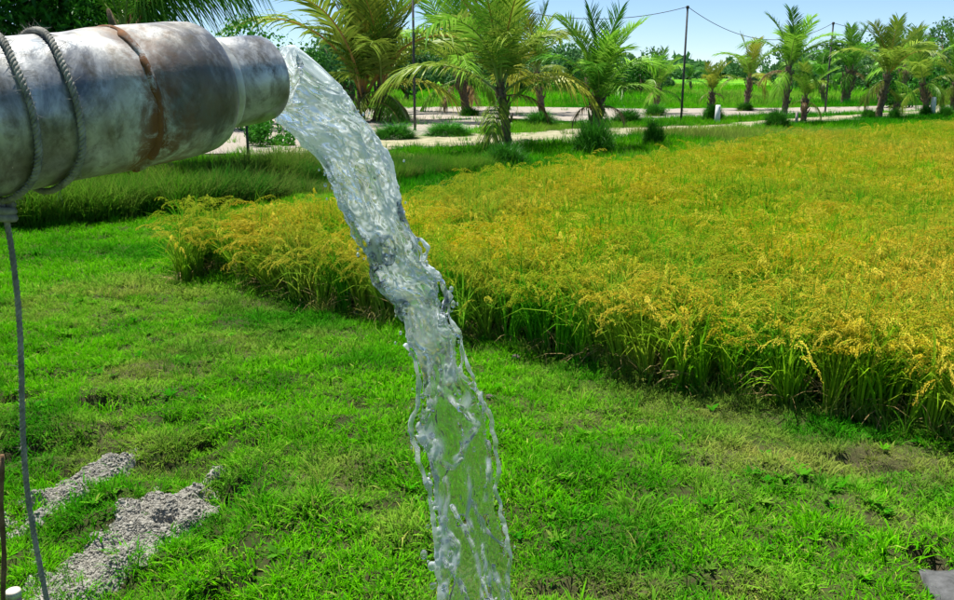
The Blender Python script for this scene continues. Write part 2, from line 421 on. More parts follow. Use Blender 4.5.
k = frustum(x, y) & lawn_ok(x, y) & (rng.random(len(x)) < .28 * sstep(.42, .6, fbm(x, y, .9, 91))); x, y = x[k], y[k]
scatter('lawn_weeds', np.stack([x, y, gh(x, y) + .012], 1), [weed(8), weed(11), weed(6)], rng.uniform(.7, 1.3, len(x)), .35 * rng.random(len(x)) ** 2, .3 + .7 * rng.random(len(x)), 'small broad-leaved weeds growing among the lawn grass', 'weeds')
# middle distance lawn
x, y = sample(int(30 * 9 * 190), -13, 17, 9.2, 18.2)
k = frustum(x, y, 1.5) & lawn_ok(x, y); x, y = x[k], y[k]
d = np.clip(spots(x, y, DRY) * .7 + .5 * sstep(.55, .8, fbm(x, y, 1.6, 41)) + rng.normal(0, .06, len(x)), 0, .8)
t = sstep(.45, .7, fbm(x, y, 2.0, 55)) * .8
scatter('verge_grass', np.stack([x, y, gh(x, y)], 1), lawn_v, rng.uniform(1.1, 1.9, len(x)), d, t, 'green grass strip running along the left end of the rice', 'grass')
# meadow beyond
x, y = sample(int(110 * 62 * 13), -48, 62, 17, 79)
k = frustum(x, y, 2) & lawn_ok(x, y) & (rng.random(len(x)) < np.clip(1.5 - y / 60, .25, 1)); x, y = x[k], y[k]
d = .5 * sstep(.56, .75, fbm(x, y, 5, 41)); t = sstep(.4, .7, fbm(x, y, 7, 55)) * .9
scatter('meadow_grass', np.stack([x, y, gh(x, y)], 1), coarse_v, rng.uniform(.7, 1.5, len(x)) * (.6 + .9 * fbm(x, y, 4, 8)), d, t, 'rough green meadow grass between the rice and the palms', 'grass')
x, y = sample(9000, -85, 100, 62, 150)
k = frustum(x, y, 3) & lawn_ok(x, y); x, y = x[k], y[k]
scatter('field_grass', np.stack([x, y, 0 * x], 1), coarse_v, rng.uniform(2.2, 4.0, len(x)) * (.5 + fbm(x, y, 9, 8)), .4 * sstep(.5, .75, fbm(x, y, 14, 41)), sstep(.4, .7, fbm(x, y, 11, 55)), 'bright green crop field beyond the palms', 'grass')
# tall grass in the ditch and behind the rice
x, y = sample(60000, -14, 6, 9, 22)
bank = [gp(-220, 222), gp(0, 218), gp(150, 206), gp(300, 186), gp(420, 170), gp(520, 158)]
bd = dist_line(x, y, bank)
k = frustum(x, y, 2) & (bd < 1.05 + .7 * fbm(x, y, 1.2, 3)) & ~in_poly(x, y, RICE) & (rng.random(len(x)) < .55); x, y = x[k], y[k]
lowr = sstep(gp(260, 190)[0], gp(360, 180)[0], x)
d = np.clip(.15 + .55 * sstep(.5, .75, fbm(x, y, 1.0, 14)) * (.35 + .65 * sstep(-4.2, -2.6, x)) + rng.normal(0, .12, len(x)), 0, .9)
scatter('bank_grass', np.stack([x, y, gh(x, y)], 1), tall_v, rng.uniform(.7, 1.1, len(x)) * (1 - .42 * lowr), d, sstep(.4, .65, fbm(x, y, 1.5, 55)), 'tall dark grass filling the ditch bank behind the lawn', 'grass')

# ------------------------------------------------------------------ rice
m_rleaf = leaf_inst('rice_leaf', (.11, .36, .005), (.30, .52, .010), (.55, .45, .07), (.04, .32, .006))
m_grain = leaf_inst('rice_grain', (.70, .52, .014), (.88, .75, .10), (.80, .58, .10), (.42, .54, .03), transl=.38)
def rice_hill(name, leaf_n, pan_n):
    mb = MB(); n = leaf_n; a = rng.uniform(0, 6.283, n); r = .045 * np.sqrt(rng.random(n))
    base = np.stack([r * np.cos(a), r * np.sin(a), np.zeros(n)], 1)
    blades(mb, base, a + rng.normal(0, .6, n), rng.uniform(.55, 1.02, n), np.abs(rng.normal(.03, .13, n)), rng.uniform(.1, 1.0, n) ** 1.5 * 2.4, .0165 * rng.uniform(.7, 1.25, n), 5, 0, cexp=2.2)
    # dead lower leaves
    n = 7; a = rng.uniform(0, 6.283, n); base = np.stack([.04 * np.cos(a), .04 * np.sin(a), rng.uniform(.02, .2, n)], 1)
    blades(mb, base, a, rng.uniform(.2, .4, n), rng.uniform(.5, 1.1, n), rng.uniform(.6, 1.6, n), .009 * np.ones(n), 3, 2)
    G = []; RD = []; stalkV = []
    for i in range(pan_n):
        a = rng.uniform(0, 6.283); L_ = rng.uniform(.80, 1.06); lean = abs(rng.normal(.08, .09)); curl = rng.uniform(1.7, 2.9)
        K = 14; p = np.array([.03 * math.cos(a), .03 * math.sin(a), 0.0]); P = [p]; az = np.array([math.cos(a), math.sin(a), 0])
        th = lean; Tn = []
        for j in range(K):
            t = j / K; th = lean + curl * max(0, (t - .5) / .5) ** 1.3
            dv = az * math.sin(th) + np.array([0, 0, math.cos(th)]); p = p + dv * L_ / K; P.append(p); Tn.append(dv)
        P = np.array(P)
        tube(mb, P[::2], np.linspace(.0022, .0012, len(P[::2])), 3, 0, False, rnd=.5, t=.5)
        rd = rng.random()
        for b in range(13):
            u = .66 + .34 * b / 12; q = np.array([np.interp(u * K, np.arange(K + 1), P[:, c]) for c in range(3)])
            tdir = Tn[min(K - 1, int(u * K))]; out = rng.normal(0, 1, 3); out /= np.linalg.norm(out)
            bl = rng.uniform(.045, .08) * (1.1 - .5 * (b / 12)); bp = q.copy(); bd_ = tdir * .9 + out * .22
            for gI in range(7):
                bd_ = bd_ + np.array([0, 0, -.16]); bd_ /= np.linalg.norm(bd_); bp = bp + bd_ * bl / 7 * 1.5
                G.append((bp + rng.normal(0, .003, 3), bd_ + rng.normal(0, .25, 3))); RD.append(np.clip(rd + rng.normal(0, .2), 0, 1))
    if G:
        C = np.array([g[0] for g in G]); D = np.array([g[1] for g in G]); D /= np.linalg.norm(D, axis=1)[:, None]
        S = np.cross(D, rng.normal(0, 1, D.shape)); S /= np.linalg.norm(S, axis=1)[:, None]; W = np.cross(D, S)
        ln, wd = .0085, .0038
        V = np.stack([C - D * ln, C + S * wd, C + D * ln, C - S * wd, C + W * wd, C - W * wd], 1).reshape(-1, 3)
        F = []
        for i in range(len(C)):
            o = 6 * i; F += [(o, o + 1, o + 2, o + 3), (o, o + 4, o + 2, o + 5)]
        mb.add(V, F, 1, rnd=np.repeat(np.array(RD), 6), t=.5)
    return mb.mesh(name, [m_rleaf, m_grain, m_straw], smooth=False)
m_straw = leaf_inst('rice_straw', (.34, .24, .09), (.50, .38, .16), (.50, .40, .18), (.30, .24, .10))
rice_v = [rice_hill('rice_hill', 36, 8) for _ in range(6)] + [rice_hill('rice_hill', 50, 3) for _ in range(2)]
edge_v = [rice_hill('rice_edge_hill', 36, 8) for _ in range(5)]
# full field
gx_ = np.arange(-5, 34, .185); gy_ = np.arange(5, 42, .185)
X, Y = np.meshgrid(gx_, gy_); x = X.ravel() + rng.normal(0, .05, X.size); y = Y.ravel() + rng.normal(0, .05, X.size)
ned = dist_line(x, y, rice_near)
k = frustum(x, y, 1.5) & in_poly(x, y, RICE) & (ned > .34); x, y, ned = x[k], y[k], ned[k]
gap = fbm(x, y, 1.0, 90)
for px, py, r_ in [(690, 205, .5), (640, 275, .3), (810, 215, .45), (560, 215, .35), (880, 300, .25), (740, 180, .6)]:
    c = gp(px, py, .7); gap = gap - .3 * (1 - sstep(.3, 1.1, np.hypot((x - c[0]) / r_, (y - c[1]) / (r_ * .7))))
k = (gap > .30) & (rng.random(len(x)) > .04); x, y, gap, ned = x[k], y[k], gap[k], ned[k]
t = np.clip(.45 * rng.random(len(x)) ** 1.5 + .6 * sstep(.45, .75, fbm(x, y, 1.8, 70)) + .3 * sstep(12, 26, y) * vnoise(x, y, .8, 71), 0, .85)
d = .5 * vnoise(x, y, .7, 72) * sstep(.3, .6, fbm(x, y, 3.0, 73))
s = np.stack([rng.uniform(.95, 1.2, len(x))] * 2 + [rng.uniform(.88, 1.06, len(x)) * (.74 + .5 * fbm(x, y, .9, 74))], 1)
scatter('rice_crop', np.stack([x, y, gh(x, y)], 1), rice_v, s, d, t, 'ripening golden rice crop filling the field on the right', 'rice', .07)
# leafy greener rows along the near edge
x, y = sample(26000, -5, 12, 4, 12)
ned = dist_line(x, y, [rice_far[0]] + rice_near)
k = frustum(x, y, 1.2) & (in_poly(x, y, RICE) | (ned < .08)) & (ned < .40) & (rng.random(len(x)) < .5); x, y = x[k], y[k]
keep = []
for i in range(len(x)):
    if all((x[i] - x[j]) ** 2 + (y[i] - y[j]) ** 2 > .0085 for j in keep): keep.append(i)
x, y = x[keep], y[keep]
scatter('rice_edge', np.stack([x, y, gh(x, y)], 1), edge_v, np.stack([rng.uniform(.9, 1.15, len(x))] * 2 + [rng.uniform(.74, 1.04, len(x))], 1),
        .45 * vnoise(x, y, .35, 72) ** 2, np.clip(.15 + .7 * sstep(.42, .68, fbm(x, y, .8, 79)), 0, 1), 'leafy greener rice plants along the near edge of the crop', 'rice', .13)

x, y = sample(14000, -5, 12, 4, 12); ned = dist_line(x, y, rice_near)
k = frustum(x, y, 1.2) & (ned < .16) & (rng.random(len(x)) < .55); x, y = x[k], y[k]
scatter('edge_weeds', np.stack([x, y, gh(x, y)], 1), rough_v, rng.uniform(.9, 2.0, len(x)), .9 * rng.random(len(x)), rng.random(len(x)), 'tangled weeds and grass along the foot of the rice', 'grass', .3)

# ------------------------------------------------------------------ pipe with rusty joint
def pipe_col(N, L, tc):
    mp = N.new('ShaderNodeMapping'); mp.inputs['Scale'].default_value = (1, 1, .7); L.new(tc, mp.inputs[0]); v = mp.outputs[0]
    n1 = noi(N, L, 9, 8, .65, v, .6).outputs[0]; n2 = noi(N, L, 34, 8, .7, v, .3).outputs[0]; n3 = noi(N, L, 4.5, 4, .6, v, 1).outputs[0]
    c = mixc(N, L, ramp(N, L, n1, [(.40, 0.0), (.60, 1.0)]), (.12, .14, .16), (.70, .71, .68))
    c = mixc(N, L, ramp(N, L, n3, [(.45, 0.0), (.66, .8)]), c, (.17, .15, .09))
    c = mixc(N, L, ramp(N, L, n2, [(.47, 0.0), (.68, .85)]), c, (.085, .075, .05))
    r = math_(N, L, 'MULTIPLY', attr(N, 'rust').outputs['Fac'], ramp(N, L, noi(N, L, 24, 10, .75, v, .5).outputs[0], [(.38, 0.0), (.56, 1.0)]))
    rc = mixc(N, L, noi(N, L, 40, 6, .7, v).outputs[0], (.035, .018, .009), (.27, .11, .03))
    c = mixc(N, L, r, c, rc)
    c = mixc(N, L, math_(N, L, 'MULTIPLY', attr(N, 'pale').outputs['Fac'], ramp(N, L, n1, [(.3, .35), (.6, 1.0)])), c, (.62, .62, .54))
    return c
def pipe_mat():
    m = principled('weathered_galvanised_steel', pipe_col, .4, .1, (30, .35, .004), .5)
    N, L = m.node_tree.nodes, m.node_tree.links
    b = next(n for n in N if n.type == 'BSDF_PRINCIPLED')
    tc = next(n for n in N if n.type == 'TEX_COORD').outputs['Object']
    L.new(ramp(N, L, noi(N, L, 14, 6, .6, tc).outputs[0], [(.3, .26), (.7, .5)]), b.inputs['Roughness'])
    L.new(math_(N, L, 'MULTIPLY', math_(N, L, 'SUBTRACT', 1.0, attr(N, 'rust').outputs['Fac']), .45), b.inputs['Metallic'])
    rl = b.inputs['Roughness'].links[0].from_socket
    mx = N.new('ShaderNodeMix'); mx.data_type = 'FLOAT'; L.new(attr(N, 'rust').outputs['Fac'], mx.inputs[0]); L.new(rl, mx.inputs[2]); mx.inputs[3].default_value = .95
    L.new(mx.outputs[0], b.inputs['Roughness'])
    return m
m_pipe = pipe_mat()
UPV = np.array([0, 0, 1.0]); SID = NRM
PAX = OUT - at(-12, 119, OUT[1] - .766 * .495); PAX = PAX / np.linalg.norm(PAX)
PU = np.cross(PAX, NRM); PU /= np.linalg.norm(PU)
if PU[2] < 0: PU = -PU
PS = np.cross(PU, PAX)
def lathe(mb, prof, n=72, wob=0.0, seed=0):
    """prof: list of (distance back from the mouth, radius, rust, pale)"""
    V = []; ru = []; pa = []
    for i, (s_, r_, q, pl) in enumerate(prof):
        for j in range(n):
            a = 2 * math.pi * j / n; c_ = OUT - PAX * s_ - OUT
            rr = r_ + wob * (vnoise(np.array([math.cos(a) * 3 + 9]), np.array([math.sin(a) * 3 + s_ * 30]), 1, seed)[0] - .5)
            V.append(c_ + PU * rr * math.sin(a) + PS * rr * math.cos(a))
            low = .5 - .5 * math.sin(a)
            ru.append(min(1, q * (.45 + .9 * low))); pa.append(pl)
    m = len(prof)
    F = [(i * n + j, i * n + (j + 1) % n, (i + 1) * n + (j + 1) % n, (i + 1) * n + j) for i in range(m - 1) for j in range(n)]
    mb.add(V, F, 0, rust=np.array(ru), pale=np.array(pa))
pipe = empty('discharge_pipe', OUT, 'weathered grey steel pipe with rusty joint pouring water', 'pipe')
def pipe_part(name, prof, wob=0.0, seed=0):
    mb = MB(); lathe(mb, prof, 72, wob, seed); return mb.build(name, m_pipe, pipe)
# mouth piece: outer wall, lip and inner wall
pipe_part('nozzle', [(.13, .064, .2, 0), (.004, .064, .4, 0), (0, .066, .3, .2), (-.001, .072, .2, .3), (.003, .0745, .1, 0), (.02, .0765, .05, .0), (.05, .077, .05, 0), (.085, .077, .1, .1), (.105, .0775, .2, .2), (.125, .077, .2, .3)], .0012, 3)
pipe_part('collar', [(.100, .077, .1, .8), (.103, .081, .1, .9), (.109, .0825, .1, 1), (.117, .0825, .1, 1), (.123, .081, .15, .8), (.126, .076, .15, .5)], .002, 5)
pipe_part('reducer', [(.118, .074, .1, .5), (.122, .086, .1, .55), (.127, .0955, .08, .35), (.135, .103, .1, .15), (.146, .1075, .12, .05), (.162, .1095, .15, 0), (.185, .1105, .25, 0), (.22, .111, .45, 0), (.255, .111, .75, 0), (.275, .1105, 1, 0), (.287, .109, 1, 0)], .0022, 7)
mb = MB(); n = 84; V = []; F = []; ru = []
for j in range(n):                                              # the lumpy weld bead round the joint
    a = 2 * math.pi * j / n; q = vnoise(np.array([math.cos(a) * 6 + 20]), np.array([math.sin(a) * 6 + 20]), 1, 4)[0]
    for k_ in range(8):
        b = 2 * math.pi * k_ / 8; rr = .0022 + .0042 * q
        V.append(-PAX * (.287 + rr * 1.5 * math.cos(b) + .008 * (q - .5)) + (PU * math.sin(a) + PS * math.cos(a)) * (.1105 + rr * math.sin(b)))
        F.append((j * 8 + k_, j * 8 + (k_ + 1) % 8, ((j + 1) % n) * 8 + (k_ + 1) % 8, ((j + 1) % n) * 8 + k_))
mb.add(V, F, 0, rust=1.3, pale=0.0); tag(mb.build('weld_joint', m_pipe, pipe), 'rusty orange weld bead')
prof = [(.283, .110, 1, 0), (.298, .1112, 1, 0), (.318, .1115, .8, .1), (.328, .111, .55, .2), (.343, .1095, .3, .1), (.36, .109, .15, 0)] + [(.36 + .05 * i, .109, .05, 0) for i in range(1, 17)]
pipe_part('main_tube', prof, .0022, 9)
# elbow and riser standing outside the picture
e0 = -PAX * 1.14; P = [e0 + PAX * .03, e0]
for i in range(1, 9):
    a = i / 8 * math.pi / 2; P.append(e0 - PAX * .2 * math.sin(a) - UPV * .2 * (1 - math.cos(a)))
low = P[-1].copy(); low[2] = -OUT[2] - .1; P += [P[-1] - UPV * .5, low]
mb = MB(); tube(mb, P, .1085, 40, 0, True, rust=.1, pale=0.0); mb.build('riser', m_pipe, pipe)

# rope wound round the pipe, its end hanging down
m_rope = principled('grey_rope', two((.15, .15, .13), (.36, .35, .30), 45), .95, 0, (300, .5, .002), .1)
mb = MB(); path = []
def px_of(P):
    d = P - np.array([0, 0, CAMZ]); dep = d[1] * CP - d[2] * SP
    return 477 + FPX * d[0] / dep, 300 - FPX * (d[1] * SP + d[2] * CP) / dep
s_low = min(np.linspace(.3, .7, 200), key=lambda q: abs(px_of(OUT - PAX * q - PU * .117)[0] - 5))   # where it leaves the pipe
FRONT = PS if PS.dot(NRM) > 0 else -PS
for i in range(241):
    u = i / 240 * 1.72; a = -math.pi / 2 + 2 * math.pi * u       # starts under the pipe, up the near side and over the top
    s_ = s_low - .064 * u + .004 * math.sin(3 * a)
    rr = .1150 + .001 * math.sin(7 * a)
    path.append(OUT - PAX * s_ + PU * rr * math.sin(a) + FRONT * rr * math.cos(a))
path = np.array(path)
def twisted(mb, P, r, turns, n=6):
    T, A, B = frames(P); L_ = np.r_[0, np.cumsum(np.linalg.norm(np.diff(P, axis=0), axis=1))]
    for k_ in range(3):
        ph = L_ * turns * 2 * math.pi + k_ * 2.094
        tube(mb, P + r * .5 * (A * np.cos(ph)[:, None] + B * np.sin(ph)[:, None]), r * .56, n)
twisted(mb, smooth_path(path, 700), .0050, 48)
rope = empty('rope', OUT - PAX * s_low, 'grey rope wound round the pipe with one end hanging down', 'rope')
def rel(mb, o):
    off = np.array(o.location)
    mb.v = [v - off for v in mb.v]
def fuzz(mb, P, r, n):                                           # loose fibres standing off the rope
    for i in rng.integers(1, len(P) - 1, n):
        o_ = rng.normal(0, 1, 3); o_ /= np.linalg.norm(o_); q = P[i] + o_ * r * .9; l_ = rng.uniform(.004, .012)
        t_ = o_ * .6 + rng.normal(0, .6, 3); sd = np.cross(t_, o_); sd /= np.linalg.norm(sd) + 1e-9
        mb.add([q - sd * .0004, q + sd * .0004, q + t_ * l_], [(0, 1, 2)])
fuzz(mb, smooth_path(path, 700), .0068, 1500)
rel(mb, rope); mb.build('winding', m_rope, rope)
mb = MB(); p0 = path[0]; hang = [p0 + np.array([0, 0, .004])]
for i in range(1, 60):
    z = p0[2] - i / 59 * 1.95
    hang.append(np.array([p0[0] + .006 * math.sin(i * .35) - .045 * i / 59, p0[1] + .005 * math.sin(i * .27 + 1), z]))
twisted(mb, smooth_path(hang, 420), .0046, 42, 5)
fuzz(mb, smooth_path(hang, 420), .0055, 900)
rel(mb, rope); mb.build('hanging_end', m_rope, rope)
mb = MB(); kn = []
for i in range(60):
    a = i / 59 * 6.283 * 2.2; kn.append(p0 + np.array([.013 * math.cos(a), .011 * math.sin(a), -.006 - .022 * i / 59]))
tube(mb, kn, .0065, 7); rel(mb, rope); mb.build('knot', m_rope, rope)

# ------------------------------------------------------------------ falling water
ico = [(0, 0, 1), (.89, 0, .45), (.28, .85, .45), (-.72, .53, .45), (-.72, -.53, .45), (.28, -.85, .45), (.72, .53, -.45), (-.28, .85, -.45), (-.89, 0, -.45), (-.28, -.85, -.45), (.72, -.53, -.45), (0, 0, -1)]
icf = [(0, 1, 2), (0, 2, 3), (0, 3, 4), (0, 4, 5), (0, 5, 1), (1, 6, 2), (2, 7, 3), (3, 8, 4), (4, 9, 5), (5, 10, 1), (6, 7, 2), (7, 8, 3), (8, 9, 4), (9, 10, 5), (10, 6, 1), (6, 11, 7), (7, 11, 8), (8, 11, 9), (9, 11, 10), (10, 11, 6)]
ico = np.array(ico)
def wp(px, py, n=0.0):
    """point of the vertical plane through the pipe axis, n metres towards the viewer's side"""
    d = ray(px, py); o = np.array([0, 0, CAMZ]); t = (OUT - o).dot(NRM) / d.dot(NRM)
    return o + d * t + NRM * n
RE = [(284, 45), (310, 61), (335, 84), (346, 95), (365, 125), (384, 155), (395, 185), (405, 215), (412, 233), (418, 250), (424, 264), (440, 282), (449, 305), (452, 322), (461, 336), (459, 352), (462, 375), (478, 392), (490, 414), (496, 445), (498, 470), (496, 488), (499, 512), (508, 537), (511, 560), (507, 578), (512, 605), (522, 680), (545, 900)]
LE = [(274, 113), (284, 128), (306, 143), (324, 163), (335, 188), (342, 206), (350, 224), (360, 242), (370, 260), (375, 280), (384, 295), (396, 303), (403, 322), (405, 345), (414, 356), (421, 380), (416, 405), (410, 428), (409, 438), (420, 457), (429, 488), (432, 520), (437, 543), (434, 560), (438, 576), (440, 605), (446, 680), (462, 900)]
def edge3(E, n):
    return smooth_path([wp(*p) for p in E], n)
M, C = 300, 37
LP, RP = edge3(LE, M), edge3(RE, M)
slim = np.interp(np.arange(M) / M, [0, .06, .15, .40, .55, 1], [.0, .04, .09, .09, .0, .0])[:, None]
LP, RP = LP + (RP - LP) * slim, RP + (LP - RP) * slim
u_ = np.linspace(0, 1, M)
Cc = (LP + RP) / 2; zc = Cc[:, 2]
py_of = np.interp(-zc, -np.array([wp(0.5 * (a[0] + a[0]), a[1])[2] for a in [(380, y_) for y_ in range(60, 900, 10)]]), np.arange(60, 900, 10))
hh = np.interp(py_of, [60, 110, 180, 260, 330, 380, 430, 600, 900], [.062, .058, .045, .034, .024, .010, .0045, .004, .006])
vv = np.linspace(-1, 1, C)
def n3(P, s, seed=0):
    return np.array([mnoise.noise((p[0] / s + seed, p[1] / s, p[2] / s)) for p in P])
front = np.zeros((M, C, 3)); back = np.zeros((M, C, 3))
for i in range(M):
    for j in range(C):
        v = vv[j]; c = LP[i] * (1 - v) / 2 + RP[i] * (1 + v) / 2
        prof = math.sqrt(max(0, 1 - v * v)) * .9 + .1
        q = Vector((u_[i] * 7, v * 1.3, 3.0))
        lowk = min(1, max(0, (py_of[i] - 300) / 120))
        wave = (.022 * mnoise.noise(q) + .010 * mnoise.noise(q * 2.3)) * lowk
        th = hh[i] * prof * (1 + .5 * lowk * mnoise.noise(q * 1.7 + Vector((9, 0, 0))))
        front[i, j] = c + NRM * (wave + th); back[i, j] = c + NRM * (wave - th)
HOLES = [(414, 250, 5, 11), (436, 298, 7, 17), (379, 248, 4, 9), (441, 318, 4, 4), (425, 402, 5, 9), (488, 432, 4, 8), (424, 470, 4, 7), (503, 548, 3, 9), (450, 585, 5, 12), (485, 590, 6, 10)]
def px_of(P):
    d = P - np.array([0, 0, CAMZ]); dep = d[1] * CP - d[2] * SP
    return 477 + FPX * d[0] / dep, 300 - FPX * (d[1] * SP + d[2] * CP) / dep
HP = [(wp(a, b), c / 450, d / 450) for a, b, c, d in HOLES]
keep = np.ones((M - 1, C - 1), bool)
for i in range(M - 1):
    for j in range(C - 1):
        P = LP[i] * (1 - vv[j]) / 2 + RP[i] * (1 + vv[j]) / 2
        for hc, hx, hz in HP:
            dx = (P - hc).dot(DIR); dz = P[2] - hc[2]
            if (dx / (hx * 1.25)) ** 2 + (dz / hz) ** 2 < 1: keep[i, j] = False
        q = Vector((u_[i] * 26, vv[j] * 2.6, 8.0))
        if py_of[i] > 390 and abs(vv[j]) > .15 and mnoise.noise(q) > .50: keep[i, j] = False
mb = MB(); V = np.concatenate([front.reshape(-1, 3), back.reshape(-1, 3)]); o2 = M * C; F = []
for i in range(M - 1):
    for j in range(C - 1):
        if not keep[i, j]: continue
        a, b, c, d = i * C + j, i * C + j + 1, (i + 1) * C + j + 1, (i + 1) * C + j
        F += [(a, b, c, d), (o2 + d, o2 + c, o2 + b, o2 + a)]
        if j == 0 or not keep[i, j - 1]: F.append((d, o2 + d, o2 + a, a))
        if j == C - 2 or not keep[i, j + 1]: F.append((b, o2 + b, o2 + c, c))
        if i == 0 or not keep[i - 1, j]: F.append((a, o2 + a, o2 + b, b))
        if i == M - 2 or not keep[i + 1, j]: F.append((c, o2 + c, o2 + d, d))
mb.add(V, F)
plug = [OUT - PAX * .06, OUT - PAX * .02, OUT + PAX * .012]
tube(mb, plug, [.062, .062, .058], 24)
STR = []
def strand(pts, r, nz=.012, seed=0, n=None):
    P = smooth_path([wp(*p) for p in pts], n or max(10, int(len(pts) * 9)))
    w = n3(P, .05, seed)
    rr = r * (1 + .55 * n3(P, .018, seed + 7))
    P = P + NRM * (nz * w)[:, None]; STR.append(P[P[:, 2] < wp(420, 300)[2]])
    tube(mb, P, np.maximum(rr * 1.2, .002), 7)
lo = lambda E, a, b: [p for p in E if a <= p[1] <= b]
strand(lo(LE, 340, 905), .0052, .016, 1, 220); strand(lo(RE, 330, 905), .0050, .016, 2, 220)
strand(lo(RE, 90, 340), .0075, .01, 3, 120); strand(lo(LE, 120, 340), .0075, .012, 4, 120)
strand([(411, 236), (420, 238), (425, 248), (423, 258), (415, 264)], .0045, .01, 5)
strand([(424, 268), (440, 277), (450, 295), (450, 312), (443, 318)], .0050, .01, 6)
strand([(366, 255), (372, 275), (382, 292), (398, 303), (406, 296)], .006, .01, 7)
for k_, s_ in enumerate([
    [(438, 388), (452, 400), (466, 414), (478, 425), (470, 432)], [(455, 458), (466, 448), (476, 432)], [(469, 470), (470, 490), (465, 515), (472, 530)],
    [(436, 440), (440, 462), (452, 468), (462, 458)], [(470, 500), (482, 520), (492, 537), (503, 546)], [(440, 556), (452, 568), (464, 590), (470, 612)],
    [(494, 565), (500, 585), (503, 612)], [(444, 528), (458, 545), (458, 562), (450, 572)], [(428, 355), (433, 385), (430, 408), (424, 420)],
    [(455, 352), (447, 375), (438, 390), (432, 410)], [(462, 340), (466, 362), (480, 395), (486, 420)], [(419, 432), (428, 452), (436, 480), (434, 505)],
    [(446, 470), (447, 500), (441, 530), (444, 555)], [(480, 545), (486, 565), (480, 590), (484, 612)], [(486, 440), (490, 470), (486, 500)], [(452, 505), (470, 540), (478, 570), (492, 605)],
    [(410, 320), (425, 330), (445, 328), (456, 338)], [(408, 345), (420, 350), (432, 346), (446, 356)]]):
    strand(s_, rng.uniform(.0032, .0055), .012, 20 + k_)
def blob(px, py, r, n=0.0, sq=1.0):
    c = wp(px, py, n); V = []; F = []
    a, b = 8, 12
    for i in range(a + 1):
        th = math.pi * i / a
        for j in range(b):
            f = 2 * math.pi * j / b; V.append(c + r * (DIR * math.sin(th) * math.cos(f) + NRM * math.sin(th) * math.sin(f) + UPV * sq * math.cos(th)))
    for i in range(a):
        for j in range(b): F.append((i * b + j, i * b + (j + 1) % b, (i + 1) * b + (j + 1) % b, (i + 1) * b + j))
    mb.add(V, F)
FOAM = [(437, 558, 11), (443, 542, 9), (424, 438, 12), (436, 450, 9), (432, 478, 8), (437, 505, 8), (440, 525, 9), (402, 298, 11), (429, 361, 6), (428, 335, 12), (448, 372, 10), (466, 444, 6), (452, 560, 9), (416, 335, 8), (446, 300, 7), (430, 405, 5), (490, 578, 6), (442, 590, 8), (464, 400, 7), (480, 400, 6)]
for px, py, r in FOAM:
    for k_ in range(6):
        blob(px + rng.normal(0, r * .45), py + rng.normal(0, r * .6), rng.uniform(.003, .0085) * (r / 9), rng.normal(0, .010), rng.uniform(.9, 1.6))
for k_ in range(36):                                            # beads riding on the thin sheet and its rims
    py = rng.uniform(360, 600); i = int(np.argmin(abs(py_of - py))); f = rng.choice([rng.uniform(-.02, .04), rng.uniform(.96, 1.02), rng.uniform(.1, .9)])
    P = LP[i] * (1 - f) + RP[i] * f; px, py2 = px_of(P); blob(px, py2, rng.uniform(.0022, .0048), rng.normal(0, .009), rng.uniform(.9, 1.5))
raw = mb.mesh('water_raw', [])
tmp = link('water_raw', raw)
md = tmp.modifiers.new('r', 'REMESH'); md.mode = 'VOXEL'; md.voxel_size = .0023; md.use_smooth_shade = True
ms = tmp.modifiers.new('s', 'SMOOTH'); ms.factor = .5; ms.iterations = 3
dg = bpy.context.evaluated_depsgraph_get(); dg.update()
wm = bpy.data.meshes.new_from_object(tmp.evaluated_get(dg))
bpy.data.objects.remove(tmp); bpy.data.meshes.remove(raw)
nv = len(wm.vertices); co = np.empty(nv * 3); wm.vertices.foreach_get('co', co); co = co.reshape(-1, 3)
no = np.empty(nv * 3, np.float32); wm.vertices.foreach_get('normal', no); no = no.reshape(-1, 3)
# flow coordinates: along the fall and across it
fall = np.interp(-co[:, 2], -zc, np.r_[0, np.cumsum(np.linalg.norm(np.diff(Cc, axis=0), axis=1))])
across = (co - np.stack([np.interp(fall, np.r_[0, np.cumsum(np.linalg.norm(np.diff(Cc, axis=0), axis=1))], Cc[:, k_]) for k_ in range(3)], 1))
pyv = np.interp(-co[:, 2], -zc, py_of)
Tn = np.gradient(Cc, axis=0); Tn /= np.linalg.norm(Tn, axis=1)[:, None]
Tv = np.stack([np.interp(fall, np.r_[0, np.cumsum(np.linalg.norm(np.diff(Cc, axis=0), axis=1))], Tn[:, k_]) for k_ in range(3)], 1)
Bv = np.cross(Tv, NRM); flow = np.stack([across @ NRM, (across * Bv).sum(1), fall * .62], 1)   # ripples stretch with the flow
up_k = 1 - sstep(300, 400, pyv)
ins = sstep(-.005, .05, (co - OUT) @ PAX)                              # calm inside the pipe
def ridged(P, s, seed):
    return np.array([1 - abs(mnoise.noise((p[0] / s + seed, p[1] / s, p[2] / s))) * 2 for p in P])
fl2 = flow * np.array([1, 1, .5]) + .012 * np.stack([n3(flow, .09, 70), n3(flow, .09, 80), 0 * fall], 1)   # long twisting ropes
r1 = ridged(fl2, .034, 3); r2 = ridged(flow, .018, 8); r3 = n3(flow, .0095, 5); b1 = n3(fl2, .06, 12); r4 = ridged(flow, .011, 15)
disp = ins * (up_k * (.0110 * (r1 - .6) + .0032 * (r2 - .6) + .0009 * (r4 - .5) + .0003 * r3 + (.010 + .008 * sstep(170, 260, pyv)) * b1 - .004) + (1 - up_k) * (.0010 * (r2 - .5) + .0006 * r3 + .0008 * b1))
co2 = co + no * disp[:, None]
wm.vertices.foreach_set('co', co2.astype(np.float32).ravel())
